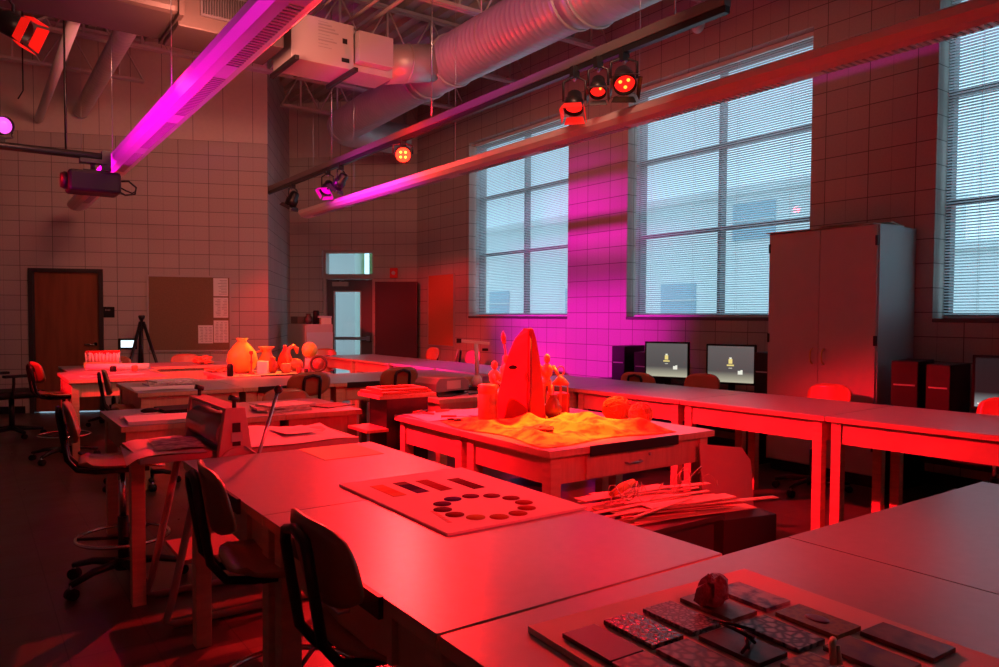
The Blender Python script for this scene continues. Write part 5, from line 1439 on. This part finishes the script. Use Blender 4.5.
# ================================================================== FAR LEFT MARKER TABLE
mk = thing('marker_rack', 'wooden rack crowded with upright markers on the far left table', 'marker rack', (1.25, 9.55, TZ), R(-23))
mb = MB(); mb.box(-0.18, 0.18, -0.08, 0.08, 0, 0.06, MANN); mb.build('block', mk)
for k in range(30):
    x = -0.16 + (k % 10) * 0.0355; y = -0.055 + (k // 10) * 0.05
    mb = MB(); mb.cyl((x, y, 0.061), (x + rnd.uniform(-.006, .006), y, 0.061 + rnd.uniform(0.08, 0.11)), 0.009, PAPER, 8); mb.cyl((x, y, 0.15), (x, y, 0.19), 0.0075, RDP, 8)
    mb.build('marker', mk)
mb = MB(); mb.cyl((1.02, 9.02, TZ + 0.04), (1.60, 8.80, TZ + 0.04), 0.035, PAPER, 20); tag(mb.build('paper_roll'), 'long white paper roll lying before the marker rack', 'paper roll')
for k, (x, y, a, lab) in enumerate(((1.0, 8.12, 10, 'nearest the table corner'), (1.3, 8.2, -6, 'beside it to the right'), (1.15, 8.5, 20, 'in the second row back'))):
    sheet('student_drawing', 'pale student drawing on the marker table, ' + lab, 'paper', [(x - 0.15, y - 0.1, 0), (x + 0.15, y - 0.1, 0), (x + 0.16, y + 0.12, 0), (x - 0.14, y + 0.12, 0)], TZ + 0.0002 * k, INK if k != 1 else PAPER, 'drawings on the marker table')
for k, (x, y, m, lab) in enumerate(((1.22, 8.62, BLACKP, 'black paint cap on the marker table, left one'), (1.42, 8.60, TERRA, 'terracotta paint pot on the marker table, right of the cap'))):
    jar('paint_pot', lab, 'pot', (x, y, TZ + 0.0085), [(0.03, 0), (0.032, 0.05), (0.02, 0.06)], m, 'small pots on the marker table')
jar('dark_thermos', 'small dark flask standing near the magazines of the middle row', 'flask', (1.62, 8.30, 0.0), [(0.0, 0), (0.03, 0.0)], BLACKP) if False else None
jar('dark_flask', 'small dark flask at the left corner of the far still life table', 'flask', (2.10, 7.52, TZ + 0.001), [(0.03, 0), (0.03, 0.10), (0.02, 0.12)], BLACKP)

# ================================================================== FAR STILL LIFE
def fl(x, y): return (x, y, TZ + 0.001)
jar('yellow_gourd_vase', 'big glowing yellow gourd vase at the left of the far still life', 'vase', fl(2.33, 7.90), [(0.07, 0), (0.13, 0.05), (0.155, 0.13), (0.14, 0.21), (0.08, 0.29), (0.04, 0.33), (0.06, 0.36)], PUMP, n=32)
jar('candlestick', 'slim dark red candlestick before the yellow gourd vase', 'candlestick', fl(2.35, 7.66), [(0.035, 0), (0.03, 0.01), (0.008, 0.03), (0.008, 0.1), (0.014, 0.12), (0.008, 0.14), (0.008, 0.2), (0.02, 0.21), (0.02, 0.235)], FIN)
board('white_carton', 'pink-white carton standing before the red jugs', 'carton', (2.47, 7.66, TZ + 0.001), (0.10, 0.08, 0.13), PAPER, R(-30))
jg = thing('spouted_jug', 'red jug with a wide flared spout right of the yellow gourd vase', 'jug', fl(2.63, 8.03))
mb = MB(); mb.lathe([(0.05, 0), (0.085, 0.05), (0.09, 0.12), (0.055, 0.18), (0.05, 0.22), (0.09, 0.26), (0.085, 0.26), (0.045, 0.225)], TERRA, 28); mb.build('body', jg)
mb = MB(); mb.tube([(-0.05, 0, 0.22), (-0.12, 0, 0.20), (-0.13, 0, 0.13), (-0.085, 0, 0.09)], 0.011, TERRA, 8); mb.build('handle', jg)
jar('stoppered_decanter', 'red decanter with a round stopper in the middle of the far still life', 'decanter', fl(2.84, 8.05), [(0.06, 0), (0.085, 0.04), (0.08, 0.12), (0.05, 0.19), (0.025, 0.22), (0.03, 0.23), (0.014, 0.235), (0.022, 0.255), (0.014, 0.275)], FIN, n=28)
jar('small_amphora', 'small red amphora behind the white carton', 'vase', fl(2.59, 7.72), [(0.03, 0), (0.05, 0.05), (0.04, 0.11), (0.02, 0.14), (0.03, 0.16)], FIN)
jar('squat_pot', 'squat red pot at the foot of the stoppered decanter', 'pot', fl(2.71, 7.66), [(0.04, 0), (0.055, 0.04), (0.05, 0.09), (0.035, 0.10)], TERRA)
gs = thing('goose_figure', 'red goose figure with a curled neck in the far still life', 'figure', fl(2.87, 7.82))
mb = MB(); mb.ball((0, 0, 0.07), 0.08, TERRA, 20, (1.1, 0.8, 0.85)); mb.build('body', gs)
mb = MB(); mb.tube([(-0.05, 0, 0.10), (-0.085, 0, 0.17), (-0.07, 0, 0.24), (-0.02, 0, 0.27), (0.015, 0, 0.24), (0.02, 0, 0.19)], [0.035, 0.03, 0.024, 0.024, 0.028, 0.012], TERRA, 12); mb.build('neck', gs)
pl = thing('ball_on_stand', 'orange ball resting on a round white stand', 'ball stand', fl(2.97, 7.66))
mb = MB(); mb.lathe([(0.05, 0), (0.05, 0.13), (0.045, 0.14), (0.02, 0.15)], mat('pink white plaster', (0.75, 0.55, 0.5), 0.6), 24); mb.build('stand', pl)
mb = MB(); mb.ball((0, 0, 0.233), 0.083, PUMP, 28); tag(mb.build('orange_ball', loc=fl(2.97, 7.66)), 'orange-yellow ball on top of the round white stand', 'ball')
pl['label'] = 'round white stand holding the orange ball'; pl['category'] = 'stand'
rg = thing('ring_sculpture', 'dark upright ring at the right end of the far still life', 'ring', fl(3.00, 7.49), R(-20))
mb = MB(); mb.ring((0, 0, 0.095), 0.078, 0.014, mat('dark brown bronze', (0.12, 0.04, 0.03), 0.3), 'Y', 32, 10); mb.build('ring', rg)
mb = MB(); mb.lathe([(0.06, 0), (0.06, 0.006)], mat('red glass disc', (0.6, 0.12, 0.1), 0.3), 28, Matrix.Translation((0, 0, 0.095)) @ Matrix.Rotation(R(90), 4, 'X')); mb.build('inner_disc', rg)
for k, (x, y, s_, lab) in enumerate(((2.86, 7.60, 0.03, 'tiny red cup left of the pebble group'), (2.92, 7.56, 0.022, 'tiny dark pebble pot in the middle of its group'))):
    jar('tiny_cup', lab, 'cup', fl(x - 0.04, y - 0.03), [(s_ * 0.7, 0), (s_, s_), (s_ * 0.9, s_ * 2), (s_ * 0.7, s_ * 1.9)], FIN if k == 0 else TRD, 'tiny cups of the far still life')
crumple('red_bundle', 'red crumpled bundle at the left end of the far still life table', 'bundle', (2.13, 8.13, TZ + 0.001), 0.075, TERRA, (1.3, 1.0, 0.35), 0.5, 8)
crumple('red_bundle', 'second red bundle lying behind the first at the table end', 'bundle', (2.34, 9.55, TZ + 0.001), 0.10, TERRA, (1.1, 1.0, 0.5), 0.5, 9)
